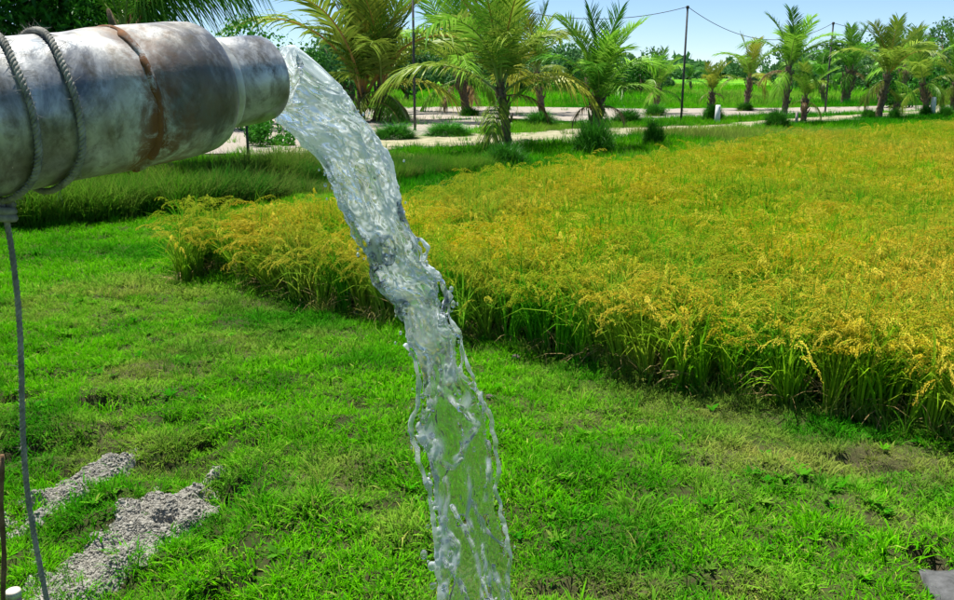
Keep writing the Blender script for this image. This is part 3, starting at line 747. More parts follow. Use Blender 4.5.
lace = np.maximum(np.maximum(sstep(.62, .96, r2), .75 * sstep(.66, .96, r4)), sstep(.74, .98, r1)); patch = np.clip(.35 + 1.6 * n3(flow, .05, 40), 0, 1)
foam = np.interp(pyv, [50, 90, 200, 300, 370, 430, 900], [1, 1, .95, .85, .45, .06, .04]) * (.07 + .24 * patch + 1.0 * lace * (.45 + .55 * patch))
for px, py, r in FOAM:
    c = wp(px, py); dd = np.linalg.norm((co - c) * np.array([1, 1, .8]), axis=1); foam = np.maximum(foam, .7 * np.exp(-(dd / (r / 450 * 1.15)) ** 2))
from mathutils import kdtree
SP_ = np.concatenate(STR); kd = kdtree.KDTree(len(SP_))
for i, p in enumerate(SP_): kd.insert(p, i)
kd.balance()
lowi = np.nonzero(pyv > 300)[0]; sd_ = np.array([kd.find(co[i])[2] for i in lowi])
foam[lowi] = np.maximum(foam[lowi], 1.0 * np.exp(-(sd_ / .0075) ** 2) * np.clip(.55 + 1.3 * n3(flow[lowi], .02, 61), 0, 1))
wm.attributes.new('foam', 'FLOAT', 'POINT').data.foreach_set('value', np.clip(foam, 0, .9).astype(np.float32))
wm.polygons.foreach_set('use_smooth', np.ones(len(wm.polygons), bool)); wm.update()
def water_mat():
    m, nt, N, L = mat('aerated_water')
    g = N.new('ShaderNodeBsdfGlass'); g.inputs['IOR'].default_value = 1.33; g.inputs['Roughness'].default_value = .03; g.inputs['Color'].default_value = (.98, .995, 1, 1)
    d = N.new('ShaderNodeBsdfDiffuse'); d.inputs['Color'].default_value = (.92, 1, 1, 1)
    t = N.new('ShaderNodeBsdfTranslucent'); t.inputs['Color'].default_value = (.92, 1, 1, 1)
    md = N.new('ShaderNodeMixShader'); md.inputs[0].default_value = .45; L.new(d.outputs[0], md.inputs[1]); L.new(t.outputs[0], md.inputs[2])
    mx = N.new('ShaderNodeMixShader'); L.new(attr(N, 'foam').outputs['Fac'], mx.inputs[0]); L.new(g.outputs[0], mx.inputs[1]); L.new(md.outputs[0], mx.inputs[2])
    o = N.new('ShaderNodeOutputMaterial'); L.new(mx.outputs[0], o.inputs['Surface']); return m
m_water = water_mat(); wm.materials.clear(); wm.materials.append(m_water); wm.name = 'water_stream'
ws = link('water_stream', wm)
mb = MB(); 
for k_ in range(95):                                            # loose drops thrown off the fall
    i = int(np.argmin(abs(py_of - rng.uniform(120, 640)))); sgn = rng.choice([-1, 1]); W_ = RP[i] - LP[i]; W_ /= np.linalg.norm(W_)
    c = (RP[i] if sgn > 0 else LP[i]) + W_ * sgn * rng.gamma(1.5, .009) + NRM * rng.normal(0, .02); r = rng.gamma(3, .0007) + .0008
    mb.add(c + ico * r * np.array([1, 1, rng.uniform(1, 1.7)]), icf, 0, foam=.25)
o = mb.build('droplets', m_water, ws); o['kind'] = 'stuff'
tag(ws, 'clear frothy stream of water falling from the steel pipe', 'water')

# basin under the stream, below the picture
m_conc = principled('old_concrete', two((.16, .165, .17), (.30, .30, .29), 7), .9, 0, (60, .5, .01), .2)
bs = empty('water_basin', ((BAS[0] + BAS[1]) / 2, (BAS[2] + BAS[3]) / 2, 0), 'low concrete basin catching the falling water', 'basin')
cx_, cy_ = bs.location.x, bs.location.y
mb = MB()
x0, x1, y0, y1 = BAS[0] - cx_, BAS[1] - cx_, BAS[2] - cy_, BAS[3] - cy_
box(mb, x0, x1, y0, y0 + .1, -.3, .24); box(mb, x0, x1, y1 - .1, y1, -.3, .24)
box(mb, x0, x0 + .1, y0 + .1, y1 - .1, -.3, .24); box(mb, x1 - .1, x1, y0 + .1, y1 - .1, -.3, .24)
mb.build('rim_wall', m_conc, bs, smooth=False)
def pool_mat():
    m = principled('pool_water', lambda N, L, tc: (.03, .06, .05), .04, 0, (9, .6, .05)); return m
mb = MB(); g = 40; X, Y = np.meshgrid(np.linspace(x0 + .1, x1 - .1, g), np.linspace(y0 + .1, y1 - .1, g))
mb.add(np.stack([X.ravel(), Y.ravel(), .14 + .02 * (fbm(X.ravel(), Y.ravel(), .12, 3) - .5)], 1), [(j * g + i, j * g + i + 1, (j + 1) * g + i + 1, (j + 1) * g + i) for j in range(g - 1) for i in range(g - 1)])
mb.build('water_surface', pool_mat(), bs)
# grey slab at the lower right corner
c = gp(970, 598); mb = MB(); n = 9; V = []; F = []
for i in range(n):
    for j in range(n):
        a, b = -1 + 2 * i / (n - 1), -1 + 2 * j / (n - 1)
        V.append((a * .17 + .02 * (rng.random() - .5), b * .15 + .02 * (rng.random() - .5), .045 + .012 * (rng.random() - .5) - .02 * max(abs(a), abs(b)) ** 4))
F = [(i * n + j, (i + 1) * n + j, (i + 1) * n + j + 1, i * n + j + 1) for i in range(n - 1) for j in range(n - 1)]
rim = [i * n for i in range(n)] + [(n - 1) * n + j for j in range(1, n)] + [i * n + n - 1 for i in range(n - 2, -1, -1)] + [j for j in range(n - 2, 0, -1)]
k0 = len(V); V += [(V[i][0] * 1.04, V[i][1] * 1.04, -.12) for i in rim]
F += [(rim[q], k0 + q, k0 + (q + 1) % len(rim), rim[(q + 1) % len(rim)]) for q in range(len(rim))]
mb.add(V, F); o = mb.build('stone_slab', principled('grey_stone', two((.05, .052, .05), (.12, .122, .12), 14), .8, 0, (40, .5, .01), .3), loc=(c[0], c[1], float(gh(c[:1], c[1:2])[0])))
tag(o, 'grey stone slab sunk in the grass at lower right corner', 'stone')

# ------------------------------------------------------------------ soil mounds, stake, capped pipe
m_soil = principled('grey_crumbled_soil', two((.19, .18, .145), (.38, .365, .31), 40), .97, 0, (90, .6, .006), .05)
def clods(mb, C_, r):
    for c, rr in zip(C_, r):
        s = rng.uniform(.6, 1.2, 3); mb.add(c + ico * rr * s * (1 + rng.normal(0, .16, (12, 1))), icf)
for (px, py, rx, ry), lab in zip(MOUNDS, ['smaller heap of crumbled grey soil behind the hanging rope', 'larger heap of crumbled grey soil on the grassy bank']):
    c = gp(px, py); z0 = float(gh(c[:1], c[1:2])[0]); root = empty('soil_mound', (c[0], c[1], z0), lab, 'soil', 'soil heaps on the bank')
    def hgt(u, v, rx=rx, ry=ry):
        q = np.hypot(u / rx, v / ry) + .9 * (fbm(u, v, .13, 33) - .5)
        return (.035 * (1 - np.clip(q, 0, 1.3) ** 2) + .05 * np.maximum(v + .6 * ry, 0) * (1 - sstep(.75, 1.15, q)) + .045 * (fbm(u, v, .10, 3) - .5) + .02 * (fbm(u, v, .03, 6) - .5))
    g = 60; U, W = np.meshgrid(np.linspace(-1.2 * rx, 1.2 * rx, g), np.linspace(-1.2 * ry, 1.2 * ry, g))
    mb = MB(); u, w = U.ravel(), W.ravel()
    lift = gh(c[0] + u + .3 * w, c[1] + w) - z0
    mb.add(np.stack([u + .3 * w, w, hgt(u, w) + lift], 1), [(j * g + i, j * g + i + 1, (j + 1) * g + i + 1, (j + 1) * g + i) for j in range(g - 1) for i in range(g - 1)])
    mb.build('heap', m_soil, root)
    n = int(15000 * rx * ry / .08); u = rng.uniform(-1.3 * rx, 1.3 * rx, n); w = rng.uniform(-1.3 * ry, 1.3 * ry, n)
    k = np.hypot(u / rx, w / ry) < .8 + .5 * rng.random(n) ** 2; u, w = u[k], w[k]
    lift = gh(c[0] + u + .3 * w, c[1] + w) - z0
    mb = MB(); clods(mb, np.stack([u + .3 * w, w, hgt(u, w) + lift + .002], 1), rng.gamma(2.2, .0016, len(u)) + .0012)
    o = mb.build('clods', m_soil, root, smooth=False); o['kind'] = 'stuff'
# wooden stake and capped pipe at the left edge
m_wood = principled('weathered_wood', two((.11, .06, .03), (.24, .15, .08), 18), .9, 0, (60, .5, .01), .1)
b = gp(2, 640); t_ = at(1, 455, b[1]); mb = MB()
lo_ = at(1, 640, b[1]); b = np.array([lo_[0], b[1], 0.0])
P = [lo_ * (1 - i / 14) + t_ * (i / 14) + np.array([.004 * math.sin(i), 0, -.15 * (1 - i / 14)]) for i in range(15)]
tube(mb, P, [.010 * (1 + .12 * math.sin(i * 2.1)) for i in range(15)], 9)
for v in mb.v: v -= np.array([b[0], b[1], 0])
tag(mb.build('wooden_stake', m_wood, loc=(b[0], b[1], 0)), 'thin brown wooden stake at the far left edge', 'stake')
c = at(13, 590, 3.35); cp = empty('capped_pipe', (c[0], c[1], 0), 'short dark pipe with white cap in the lower left corner', 'pipe')
mb = MB(); tube(mb, [(0, 0, -.2), (0, 0, c[2] - .012)], .028, 20); mb.build('tube', principled('dark_plastic', lambda N, L, tc: (.03, .03, .035), .5), cp)
mb = MB(); tube(mb, [(0, 0, c[2] - .03), (0, 0, c[2] - .006), (0, 0, c[2]), (0, 0, c[2] + .001)], [.031, .031, .028, .02], 20); mb.build('cap', principled('white_plastic', two((.46, .42, .32), (.62, .58, .47), 30), .5), cp)
# dark clods lying on the lawn
for i, (px, py, r, lab) in enumerate([(490, 405, .028, 'dark clod of earth on the lawn just right of the water'), (516, 360, .03, 'dark clod of earth on the lawn near the rice edge'), (357, 312, .03, 'grey clod of earth left of the water by the rice')]):
    c = gp(px, py); mb = MB(); V = ico * r * np.array([1.2, .9, .8]) * (1 + rng.normal(0, .15, (12, 1))); mb.add(V, icf)
    for q in range(6): mb.add(rng.normal(0, r * .6, 3) * np.array([1, 1, .3]) + ico * r * .45 * (1 + rng.normal(0, .15, (12, 1))), icf)
    tag(mb.build('earth_clod', principled('dark_earth', two((.05, .04, .03), (.14, .12, .09), 40), .95) if i == 0 else bpy.data.materials['dark_earth'], loc=(c[0], c[1], float(gh(c[:1], c[1:2])[0]) + r * .7), smooth=False), lab, 'clod', 'clods on the lawn')

# ------------------------------------------------------------------ palms
GREENS = {
    'green': leaf_obj('palm_leaf_green', (.10, .30, .012), (.27, .50, .05)),
    'deep': leaf_obj('palm_leaf_deep', (.04, .17, .012), (.12, .32, .025)),
    'olive': leaf_obj('palm_leaf_olive', (.12, .24, .018), (.32, .42, .05)),
    'yellow': leaf_obj('palm_leaf_yellow', (.22, .30, .02), (.40, .40, .05)),
    'dry': leaf_obj('palm_leaf_dry', (.22, .13, .05), (.42, .30, .14)),
}
m_rach = {'green': principled('palm_midrib', lambda N, L, tc: (.20, .30, .05), .5), 'orange': principled('palm_midrib_orange', two((.46, .22, .035), (.30, .20, .04), 3), .5), 'dry': principled('palm_midrib_dry', lambda N, L, tc: (.22, .13, .06), .8)}
m_trunk = principled('palm_trunk', two((.09, .065, .045), (.25, .185, .12), 9), .95, 0, (25, .7, .03), .1)
def frond_mesh(name, a0, bend, n=46, sag=.45, lift=.35, wid=.0165):
    """unit-length palm frond going out along +x and up; a0 start elevation, bend total downward turn"""
    mb = MB(); K = 20; p = np.zeros(3); P = [p]; Ts = []
    for j in range(K):
        s = (j + .5) / K; a = a0 - bend * s ** 1.35; t = np.array([math.cos(a), 0.02 * math.sin(9 * s), math.sin(a)]); Ts.append(t); p = p + t / K; P.append(p)
    P = np.array(P); Ts.append(Ts[-1]); Ts = np.array(Ts)
    tube(mb, P, np.interp(np.linspace(0, 1, K + 1), [0, .1, .4, 1], [.020, .013, .008, .002]), 5, 1, False, rnd=.5)
    V = []; F = []; rr = []; nvv = 0
    for side in (-1, 1):
        for i in range(n):
            s = .16 + .84 * (i + .5 * (side > 0) + rng.uniform(-.25, .25)) / n; s = min(max(s, .14), .995)
            q = np.array([np.interp(s * K, np.arange(K + 1), P[:, c]) for c in range(3)]); T = Ts[min(K, int(s * K))]
            up = np.array([-T[2], 0, T[0]]); up = up if up[2] > 0 or abs(T[2]) > .99 else -up
            ln = .30 * (math.sin(math.pi * min(1, (s - .06) * .93)) ** .55 * .8 + .22) * rng.uniform(.85, 1.12)
            sw = .45 + .55 * s + rng.normal(0, .06)
            dv = np.array([0, side, 0]) * math.cos(sw) + T * math.sin(sw) + up * lift * rng.uniform(.5, 1.2); dv /= np.linalg.norm(dv)
            wv = np.cross(dv, up); wv /= np.linalg.norm(wv) + 1e-9
            wv = wv * .9 + up * .35 * side; wv /= np.linalg.norm(wv)
            pts = []; sg = sag * rng.uniform(.6, 1.4)
            for t in (0, .35, .7, 1): pts.append(q + dv * ln * t + np.array([0, 0, -sg * ln * t ** 1.9]))
            ws_ = [wid * .55, wid, wid * .62]
            for k_ in range(3): V += [pts[k_] - wv * ws_[k_] / 2, pts[k_] + wv * ws_[k_] / 2]
            V.append(pts[3]); o = nvv
            F += [(o, o + 1, o + 3, o + 2), (o + 2, o + 3, o + 5, o + 4), (o + 4, o + 5, o + 6)]; nvv += 7; rr += [rng.random()] * 7
    mb.add(V, F, 0, rnd=np.array(rr))
    return mb.mesh(name, [GREENS['green'], m_rach['green']], smooth=False)
FR = {
    'up': [frond_mesh('frond', R(86), R(28), sag=.15), frond_mesh('frond', R(80), R(45), sag=.2)],
    'mid': [frond_mesh('frond', R(70), R(75), sag=.35), frond_mesh('frond', R(64), R(88), sag=.45), frond_mesh('frond', R(72), R(98), sag=.5)],
    'out': [frond_mesh('frond', R(48), R(85), sag=.6), frond_mesh('frond', R(42), R(100), sag=.7)],
    'hang': [frond_mesh('frond', R(52), R(70), n=60, sag=1.5, lift=.0, wid=.016), frond_mesh('frond', R(40), R(60), n=60, sag=1.7, lift=0, wid=.016)],
    'droop': [frond_mesh('frond', R(15), R(85), sag=.8), frond_mesh('frond', R(-5), R(70), sag=.9, lift=.15)],
}
def trunk_mesh(h, r0, r1, seed):
    mb = MB(); n = 22; Q = []; rad = []
    for i in range(n):
        t = i / (n - 1); Q.append((.05 * h * math.sin(t * 2 + seed), .04 * h * math.sin(t * 1.7 + seed * 2), -.1 + (h + .1) * t))
        rad.append((r0 * (1 - t) + r1 * t) * (1.12 if i % 2 else .92) * (1 + .5 * max(0, .12 - t) / .12))
    tube(mb, Q, rad, 10)
    for i in range(16):                                          # stubs of old leaf bases
        a = i * 2.4; t = .35 + .6 * i / 16; z = h * t; r = (r0 * (1 - t) + r1 * t)
        d = np.array([math.cos(a), math.sin(a), 0]); q = np.array([.05 * h * math.sin(t * 2 + seed), .04 * h * math.sin(t * 1.7 + seed * 2), z])
        tube(mb, [q + d * r * .6, q + d * r * 1.3 + UPV * r * .9, q + d * r * 1.7 + UPV * r * 2.2], [r * .35, r * .3, r * .12], 5)
    return mb.mesh('trunk', [m_trunk])
ALLP = []
def palm(px, bpy_, opy, rpx, n, cols, label, seed, orange=0, r=None, dry=1, az0=None, spread=1.0, Y=None, group='young coconut palms along the path', low=.3, upf=.34):
    """px, base row, crown row, frond reach in picture pixels -> real sizes at its own distance"""
    rs = np.random.default_rng(seed); global rng
    b = gp(px, bpy_) if Y is None else np.array([at(px, 100, Y)[0], Y, 0.0])
    top = at(px, opy, b[1]); h = max(.25, top[2]); k = b[1] / FPX
    L_ = rpx * k * .97
    root = empty('coconut_palm', (b[0], b[1], 0), label, 'palm', group); ALLP.append(root); root.rotation_euler = (rs.normal(0, .05), rs.normal(0, .06), 0)
    r0 = r if r else .075 + .03 * L_
    me = trunk_mesh(h, r0 * 1.1, r0 * .95, seed); link('trunk', me, root)
    tx, ty = .05 * h * math.sin(2 + seed), .04 * h * math.sin(1.7 + seed * 2)
    for i in range(n + dry):
        q = i / max(1, n - 1); isdry = i >= n
        kind = 'droop' if isdry else ('up' if q < upf else 'mid' if q < max(.78, upf + .15) else 'out' if q < 1 - low * .5 else 'droop')
        me = FR[kind][rs.integers(len(FR[kind]))]
        az = (az0 or 0) + i * 2.39996 + rs.normal(0, .25)
        s = L_ * rs.uniform(.85, 1.12) * {'up': 1.0, 'mid': 1.08, 'out': .95, 'droop': .7}[kind] * (.65 if isdry else 1)
        o = link('frond', me, root, (tx, ty, h - .02 - .02 * i * L_ / 3), (rs.normal(0, .08), rs.normal(0, .07), az), (s, s * spread, s))
        for sl in (0, 1): o.material_slots[sl].link = 'OBJECT'
        o.material_slots[0].material = GREENS['dry' if isdry else cols[rs.integers(len(cols))]]
        o.material_slots[1].material = m_rach['dry' if isdry else 'orange' if i / n < orange + .2 * (orange > 0) and orange else 'green']
    return root
palm(362, 121, 92, 128, 17, ['olive', 'olive', 'yellow', 'green'], 'palm with tall orange leaf stems just right of the pipe mouth', 11, .8, r=.20, dry=2, az0=.6, upf=.55)
palm(378, 121, 84, 98, 15, ['olive', 'green', 'olive'], 'bushy olive palm with drooping fronds beside the tall black pole', 12, .3, dry=1, az0=2.0)
palm(465, 112, 70, 92, 16, ['green', 'olive', 'green'], 'green palm behind the sandy path with short dark trunk', 13, 0, dry=2, az0=1.0)
palm(504, 146, 82, 118, 18, ['olive', 'yellow', 'green', 'olive'], 'largest yellow-green palm on a bare brown trunk beside the path', 14, .2, dry=1, az0=1.1, r=.14, upf=.5, low=.1)
palm(541, 114, 72, 62, 11, ['olive', 'green', 'yellow'], 'small palm half hidden behind the largest palm', 15, 0, az0=.5)
palm(597, 148, 96, 84, 17, ['green', 'green', 'deep'], 'fan-shaped green palm rising from a round grass tussock', 16, 0, dry=2, az0=.3, r=.16, upf=.5, low=.1)
palm(656, 113, 88, 42, 11, ['deep', 'green'], 'low dark palm just left of the tall wire post', 17, 0, az0=1.3)
palm(711, 120, 92, 30, 10, ['olive', 'deep', 'yellow'], 'small pale palm behind the white marker post', 18, 0, az0=.9)
palm(745, 110, 78, 40, 11, ['olive', 'yellow', 'green'], 'yellowish small palm left of the tall feathery palm', 19, .2, az0=.1)
palm(780, 124, 66, 58, 14, ['green', 'deep', 'green'], 'tall feathery palm with wide arching fronds above the field edge', 20, 0, dry=1, az0=.4, r=.13)
palm(802, 122, 98, 38, 9, ['olive', 'green'], 'low young palm at the right foot of the feathery palm', 21, 0, dry=1, az0=1.7)
palm(824, 104, 78, 32, 9, ['deep', 'green'], 'small dark palm in front of the second wire post', 22, 0, dry=1, az0=1.0)
palm(847, 104, 70, 42, 13, ['deep', 'deep', 'green'], 'dark palm with thick grey trunk right of the second wire post', 23, 0, r=.30, az0=.7)
palm(879, 118, 74, 54, 14, ['olive', 'olive', 'green'], 'big olive palm with brown trunk at the field edge', 24, .2, az0=.0, r=.16)
palm(895, 117, 104, 20, 8, ['green', 'olive'], 'tiny palm seedling right of the big olive palm', 25, 0, dry=0, az0=.0)
palm(905, 98, 64, 34, 12, ['olive', 'green'], 'palm rising behind the big olive palm', 28, 0, az0=.5)
palm(926, 115, 82, 50, 13, ['green', 'olive'], 'green palm behind the white post at the right', 26, 0, az0=.9)
palm(950, 114, 82, 52, 13, ['green', 'deep', 'olive'], 'rightmost green palm cut by the picture edge', 27, 0, az0=.3)
palm(691, 92, 78, 13, 8, ['deep'], 'tiny far palm right of the lone wire post', 34, 0, dry=0, az0=.1)
palm(925, 92, 52, 20, 10, ['deep'], 'far palm whose top shows above the rightmost palms', 29, 0, az0=.3)
palm(430, 92, 62, 24, 9, ['deep'], 'far dark palm seen through the gap left of the short-trunked palm', 30, 0, az0=.8)
palm(408, 90, 60, 26, 9, ['deep'], 'far dark palm seen just left of the tall black pole', 31, 0, az0=.2)
pr = palm(142, 150, 34, 120, 9, ['deep', 'deep', 'green'], 'dark palm behind the pipe with fronds hanging against the sky', 33, 0, r=.34, dry=1, az0=.05, Y=19.0, group='palms behind the pipe')
for i, (az, L_, tl) in enumerate([(-.15, 3.0, .1), (.3, 2.4, .25), (-.5, 2.5, .15), (-.05, 1.9, .45)]):
    o = link('frond', FR['hang'][i % 2], pr, (0, 0, 2.95 + .1 * i), (0, -tl, az), (L_, L_, L_))
    for sl in (0, 1): o.material_slots[sl].link = 'OBJECT'
    o.material_slots[0].material = GREENS['deep']; o.material_slots[1].material = m_rach['dry']

# ------------------------------------------------------------------ leafy trees and bushes
def leafy(name, px, bpy_, w, h, z0, nl, leaf, m, label, cat='bush', seed=0, clumps=26, trunk=True, Y=None, group=None, narrow=1.6):
    rs = np.random.default_rng(seed); b = gp(px, bpy_) if Y is None else np.array([at(px, 100, Y)[0], Y, 0])
    root = empty(name, (b[0], b[1], 0), label, cat, group)
    cc = rs.normal(0, 1, (clumps, 3)); cc /= np.linalg.norm(cc, axis=1)[:, None]; cc *= rs.uniform(.35, .95, (clumps, 1)) ** .5
    cc = cc * np.array([w / 2, w / 2, (h - z0) / 2]) + np.array([0, 0, (h + z0) / 2])
    cr = rs.uniform(.16, .32, clumps) * min(w, h - z0)
    idx = rs.integers(0, clumps, nl); dd = rs.normal(0, 1, (nl, 3)); dd /= np.linalg.norm(dd, axis=1)[:, None]
    C_ = cc[idx] + dd * (cr[idx] * rs.uniform(.55, 1.05, nl))[:, None]; C_[:, 2] = np.maximum(C_[:, 2], .03)
    nrm = dd + rs.normal(0, .6, (nl, 3)); nrm /= np.linalg.norm(nrm, axis=1)[:, None]
    a = np.cross(nrm, rs.normal(0, 1, (nl, 3))); a[:, 2] -= .4; a /= np.linalg.norm(a, axis=1)[:, None]; s = np.cross(nrm, a); s /= np.linalg.norm(s, axis=1)[:, None]
    ls = leaf * rs.uniform(.6, 1.3, nl)[:, None]
    V = np.stack([C_ - a * ls, C_ + s * ls / narrow + nrm * ls * .15, C_ + a * ls, C_ - s * ls / narrow + nrm * ls * .15], 1).reshape(-1, 3)
    mb = MB(); mb.add(V, [(4 * i, 4 * i + 1, 4 * i + 2, 4 * i + 3) for i in range(nl)], 0, rnd=np.repeat(rs.random(nl), 4))
    mb.build('crown', m, root, smooth=False)
    if trunk:
        mb = MB(); tube(mb, [(0, 0, -.1), (.04 * w, 0, z0 * .6 + .1), (0, .03 * w, (z0 + h) / 2)], [.05 * w, .04 * w, .02 * w], 8)
        for q in range(6):
            e = cc[q % clumps]; tube(mb, [(0, 0, z0 * .7 + .1), tuple(e * .6 + np.array([0, 0, z0 * .25])), tuple(e)], [.022 * w, .014 * w, .006 * w], 6)
        mb.build('trunk', m_trunk, root)
    return root
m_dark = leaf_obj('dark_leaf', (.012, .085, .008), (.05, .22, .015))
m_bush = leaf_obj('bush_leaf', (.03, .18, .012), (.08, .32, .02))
m_far_hazed = leaf_obj('far_leaf_hazed', (.05, .15, .05), (.11, .24, .07))  # distance haze put into the leaf colour: paler and bluer green
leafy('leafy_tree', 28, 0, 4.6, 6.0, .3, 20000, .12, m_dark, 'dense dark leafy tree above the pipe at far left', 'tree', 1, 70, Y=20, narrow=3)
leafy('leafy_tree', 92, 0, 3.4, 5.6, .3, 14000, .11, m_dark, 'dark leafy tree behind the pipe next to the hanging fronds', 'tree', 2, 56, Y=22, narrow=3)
leafy('shrub', 255, 0, 3.4, 4.0, .2, 4000, .09, m_bush, 'round green shrub seen just above the pipe mouth', 'bush', 3, 24, Y=38)
leafy('shrub', 300, 0, 2.6, 3.4, .2, 3000, .09, m_bush, 'green shrub between the pipe mouth and the first palm', 'bush', 4, 20, Y=42)
leafy('shrub', 272, 146, 1.5, 1.0, .0, 2600, .05, m_bush, 'low round bush beneath the pipe mouth', 'bush', 5, 16, trunk=False)
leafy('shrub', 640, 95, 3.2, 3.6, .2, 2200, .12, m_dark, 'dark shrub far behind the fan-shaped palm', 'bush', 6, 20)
leafy('shrub', 905, 108, 4.0, 2.4, .1, 2600, .11, m_dark, 'dark shrub put in place of the dark hut between the right hand palms', 'bush', 7, 20, trunk=False)  # shrub added as a stand-in for a dark hut behind the palms
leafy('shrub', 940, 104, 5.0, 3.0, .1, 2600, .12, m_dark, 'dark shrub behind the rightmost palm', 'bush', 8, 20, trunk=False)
# far trees: a few that can be told apart, the rest one mass
for i, (px, Y_, w, h, lab) in enumerate([(395, 110, 8, 6.5, 'far tree showing left of the tall black pole'), (445, 120, 8, 6.0, 'far bluish tree in the gap right of the tall black pole'),
        (482, 100, 6, 5, 'far tree between the two middle palms'), (520, 105, 6, 4.6, 'far tree behind the largest palm'), (565, 110, 7, 5, 'far tree left of the fan-shaped palm'), (622, 100, 6, 4.2, 'far tree right of the fan-shaped palm'),
        (405, 75, 4.5, 4.2, 'rounded tree beyond the gravel yard left of the short-trunked palm'), (350, 70, 5.5, 5.4, 'rounded tree beyond the gravel yard behind the orange-stemmed palm'), (470, 82, 5, 3.6, 'low tree beyond the gravel yard behind the short-trunked palm'), (585, 85, 6, 4.0, 'low tree beyond the gravel yard behind the fan-shaped palm'),
        (865, 120, 9, 7, 'far tree behind the dark thick-trunked palm'), (895, 115, 9, 7.5, 'far tree behind the big olive palm'), (945, 110, 10, 7.5, 'far tree behind the right hand picture edge')]):
    leafy('far_tree', px, 0, w, h, .8, 2400, .2, m_far_hazed, lab, 'tree', 40 + i, 16, Y=Y_, group='far trees')
for i in range(24):
    rs = np.random.default_rng(100 + i); px = 285 + 29 * i + rs.uniform(-10, 10)
    if 690 < px < 735: continue
    leafy('far_tree', px, 0, rs.uniform(6, 10), rs.uniform(4.0, 6.5) * (.75 if 600 < px < 780 else 1), .3, 1300, .24, m_far_hazed, 'one of the hazy trees in the row across the far field', 'tree', 200 + i, 14, trunk=False, Y=rs.uniform(105, 150), group='hazy tree row')
mb = MB(); rs = np.random.default_rng(3); V = []; nl = 0
for i in range(260):
    X_ = rs.uniform(-330, 330); Y_ = rs.uniform(300, 420); w = rs.uniform(8, 20); h = rs.uniform(3.5, 7.5) if rs.random() > .1 else 10; n = 70
    P = rs.normal(0, 1, (n, 3)); P /= np.linalg.norm(P, axis=1)[:, None]; P = P * np.array([w / 2, w / 2, h / 2]) * rs.uniform(.5, 1, (n, 1)) + np.array([X_, Y_, h / 2])
    A = rs.normal(0, 1, (n, 3)); B_ = rs.normal(0, 1, (n, 3)); ls = 1.3
    V.append(np.stack([P - A * ls, P + B_ * ls * .6, P + A * ls, P - B_ * ls * .6], 1).reshape(-1, 3)); nl += n
mb.add(np.concatenate(V), [(4 * i, 4 * i + 1, 4 * i + 2, 4 * i + 3) for i in range(nl)], 0, rnd=np.repeat(rs.random(nl), 4))
tag(mb.build('distant_wood', m_far_hazed, smooth=False), 'hazy line of distant trees along the horizon', 'trees', kind='stuff')

# ------------------------------------------------------------------ round grass tussocks
m_tus = leaf_obj('tussock_blade', (.02, .13, .01), (.06, .26, .015))
def tussock_mesh(n, seed):
    mb = MB(); a = rng.uniform(0, 6.283, n); pol = np.arccos(rng.uniform(0, 1, n)); rr = .52 * rng.uniform(.3, 1, n) ** .5 * (.72 + .5 * vnoise(a * 1.2, pol * 3, .6, seed + 5))
    base = np.stack([rr * np.sin(pol) * np.cos(a), rr * np.sin(pol) * np.sin(a), .95 * rr * np.cos(pol) - .03], 1)
    blades(mb, base, a + rng.normal(0, .5, n), rng.uniform(.14, .36, n) + .3 * rng.random(n) ** 4, pol * .55 + rng.normal(0, .22, n), rng.uniform(.5, 1.8, n), .016 * rng.uniform(.6, 1.2, n), 3)
    return mb.mesh('tussock', [m_tus])
TM = [tussock_mesh(2600, i) for i in range(3)]
for i, (px, py, wpx, hpx, lab) in enumerate([(593, 156, 54, 44, 'large round grass tussock at the foot of the fan-shaped palm'), (653, 146, 30, 30, 'round dark tussock alone right of the fan-shaped palm'),
        (505, 166, 58, 26, 'wide grass tussock at the foot of the largest palm'), (627, 124, 40, 18, 'low dark tussock behind the fan-shaped palm'), (540, 126, 46, 18, 'low tussock at the foot of the half hidden palm'),
        (776, 128, 34, 22, 'tussock at the foot of the feathery palm'), (712, 121, 30, 20, 'tussock around the small pale palm'), (655, 116, 30, 14, 'low tussock around the low dark palm'),
        (745, 111, 22, 10, 'small tussock around the yellowish palm'), (893, 120, 16, 14, 'small dark tussock right of the big olive palm'), (868, 119, 20, 12, 'small tussock left of the big olive palm'),
        (925, 117, 18, 14, 'dark tussock beside the white post'), (448, 136, 60, 16, 'wide low tussock left of the sandy path end'), (395, 139, 60, 18, 'dark tussock at the foot of the tall black pole'),
        (470, 116, 26, 10, 'low tussock at the foot of the short-trunked palm'), (945, 117, 18, 14, 'dark tussock at the right picture edge')]):
    b = gp(px, py); k = b[1] / FPX
    o = link('grass_tussock', TM[i % 3], None, (b[0], b[1], 0), (0, 0, i * 1.3), (wpx * k / 1.5, wpx * k / 1.5, hpx * k / .75))
    tag(o, lab, 'tussock', 'grass tussocks')

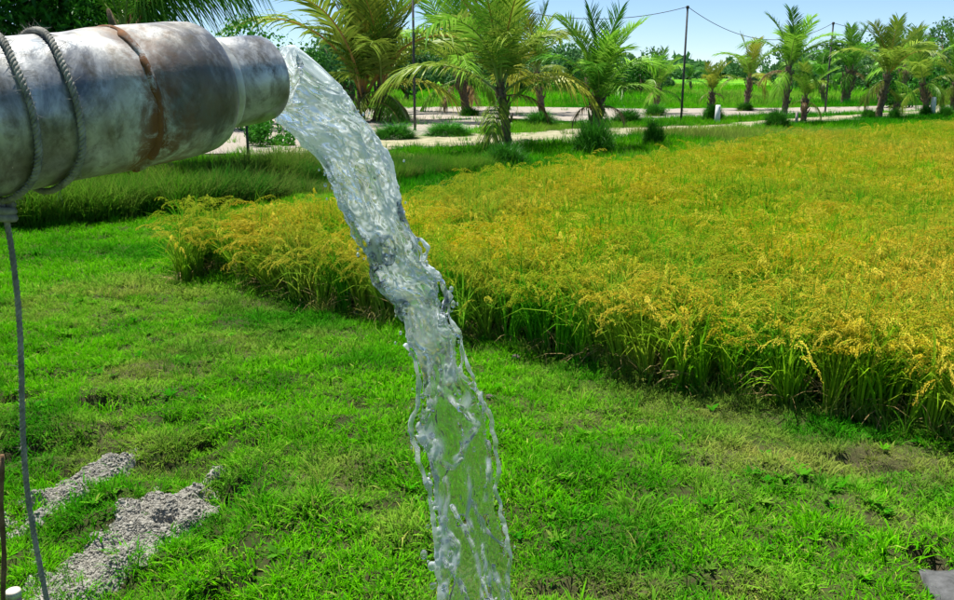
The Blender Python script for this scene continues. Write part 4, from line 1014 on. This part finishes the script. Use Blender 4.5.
# ------------------------------------------------------------------ posts and wires
m_post = principled('dark_post', two((.03, .035, .035), (.07, .07, .06), 8), .8)
m_wht = principled('whitewashed_concrete', two((.55, .58, .58), (.75, .76, .74), 6), .8)
def post(px, py, toppy, rad, label, name='wire_post', m=m_post, lean=0.0, cross=True):
    b = gp(px, py); t_ = at(px, toppy, b[1]); h = t_[2]
    root = empty(name, (b[0], b[1], 0), label, 'post')
    mb = MB(); tube(mb, [(lean * (-.1), 0, -.3), (lean * h * .4, 0, h * .4), (lean * h, 0, h)], [rad, rad * .95, rad * .8], 10); mb.build('pole', m, root)
    if cross:
        mb = MB(); tube(mb, [(lean * h, 0, h - .03), (lean * h, 0, h + .09), (lean * h, 0, h + .11)], [rad * 1.35, rad * 1.35, rad * .7], 10); mb.build('insulator', m, root)
    return np.array([b[0] + lean * h, b[1], h + .06])
t1 = post(415, 131, -22, .055, 'tall black pole in front of the olive palm')
t2 = post(681, 121, 8, .055, 'tall thin wire post standing alone against the sky', lean=.004)
t3 = post(825, 113, 24, .055, 'second wire post in front of the small dark palm')
post(249, 166, 92, .035, 'short dark stake standing under the pipe mouth', 'fence_stake', cross=False)
post(717, 124, 105, .13, 'short white marker post left of the feathery palm', 'marker_post', m_wht, cross=False)
post(932, 115, 97, .16, 'short white post below the right hand palms', 'marker_post', m_wht, cross=False)
post(796, 126, 112, .07, 'short grey stake at the right foot of the feathery palm', 'fence_stake', principled('grey_wood', two((.2, .18, .15), (.34, .3, .26), 8), .9), cross=False)
m_wire = principled('wire', lambda N, L, tc: (.10, .11, .12), .6)
def wire(a, b, sag, label):
    mb = MB(); P = [a * (1 - t) + b * t - np.array([0, 0, sag * 4 * t * (1 - t)]) for t in np.linspace(0, 1, 40)]
    o_ = np.array(P[0]); tube(mb, [p - o_ for p in P], .016, 5)
    tag(mb.build('overhead_wire', m_wire, loc=o_), label, 'wire', 'wires between the posts')
wire(t1, t2, 1.0, 'thin wire sagging between the black pole and the lone post')
wire(t2, t3, 1.2, 'thin wire sagging between the lone post and the second post')
wire(t3, at(1010, 22, t3[1] + 14), .9, 'thin wire running right from the second post')
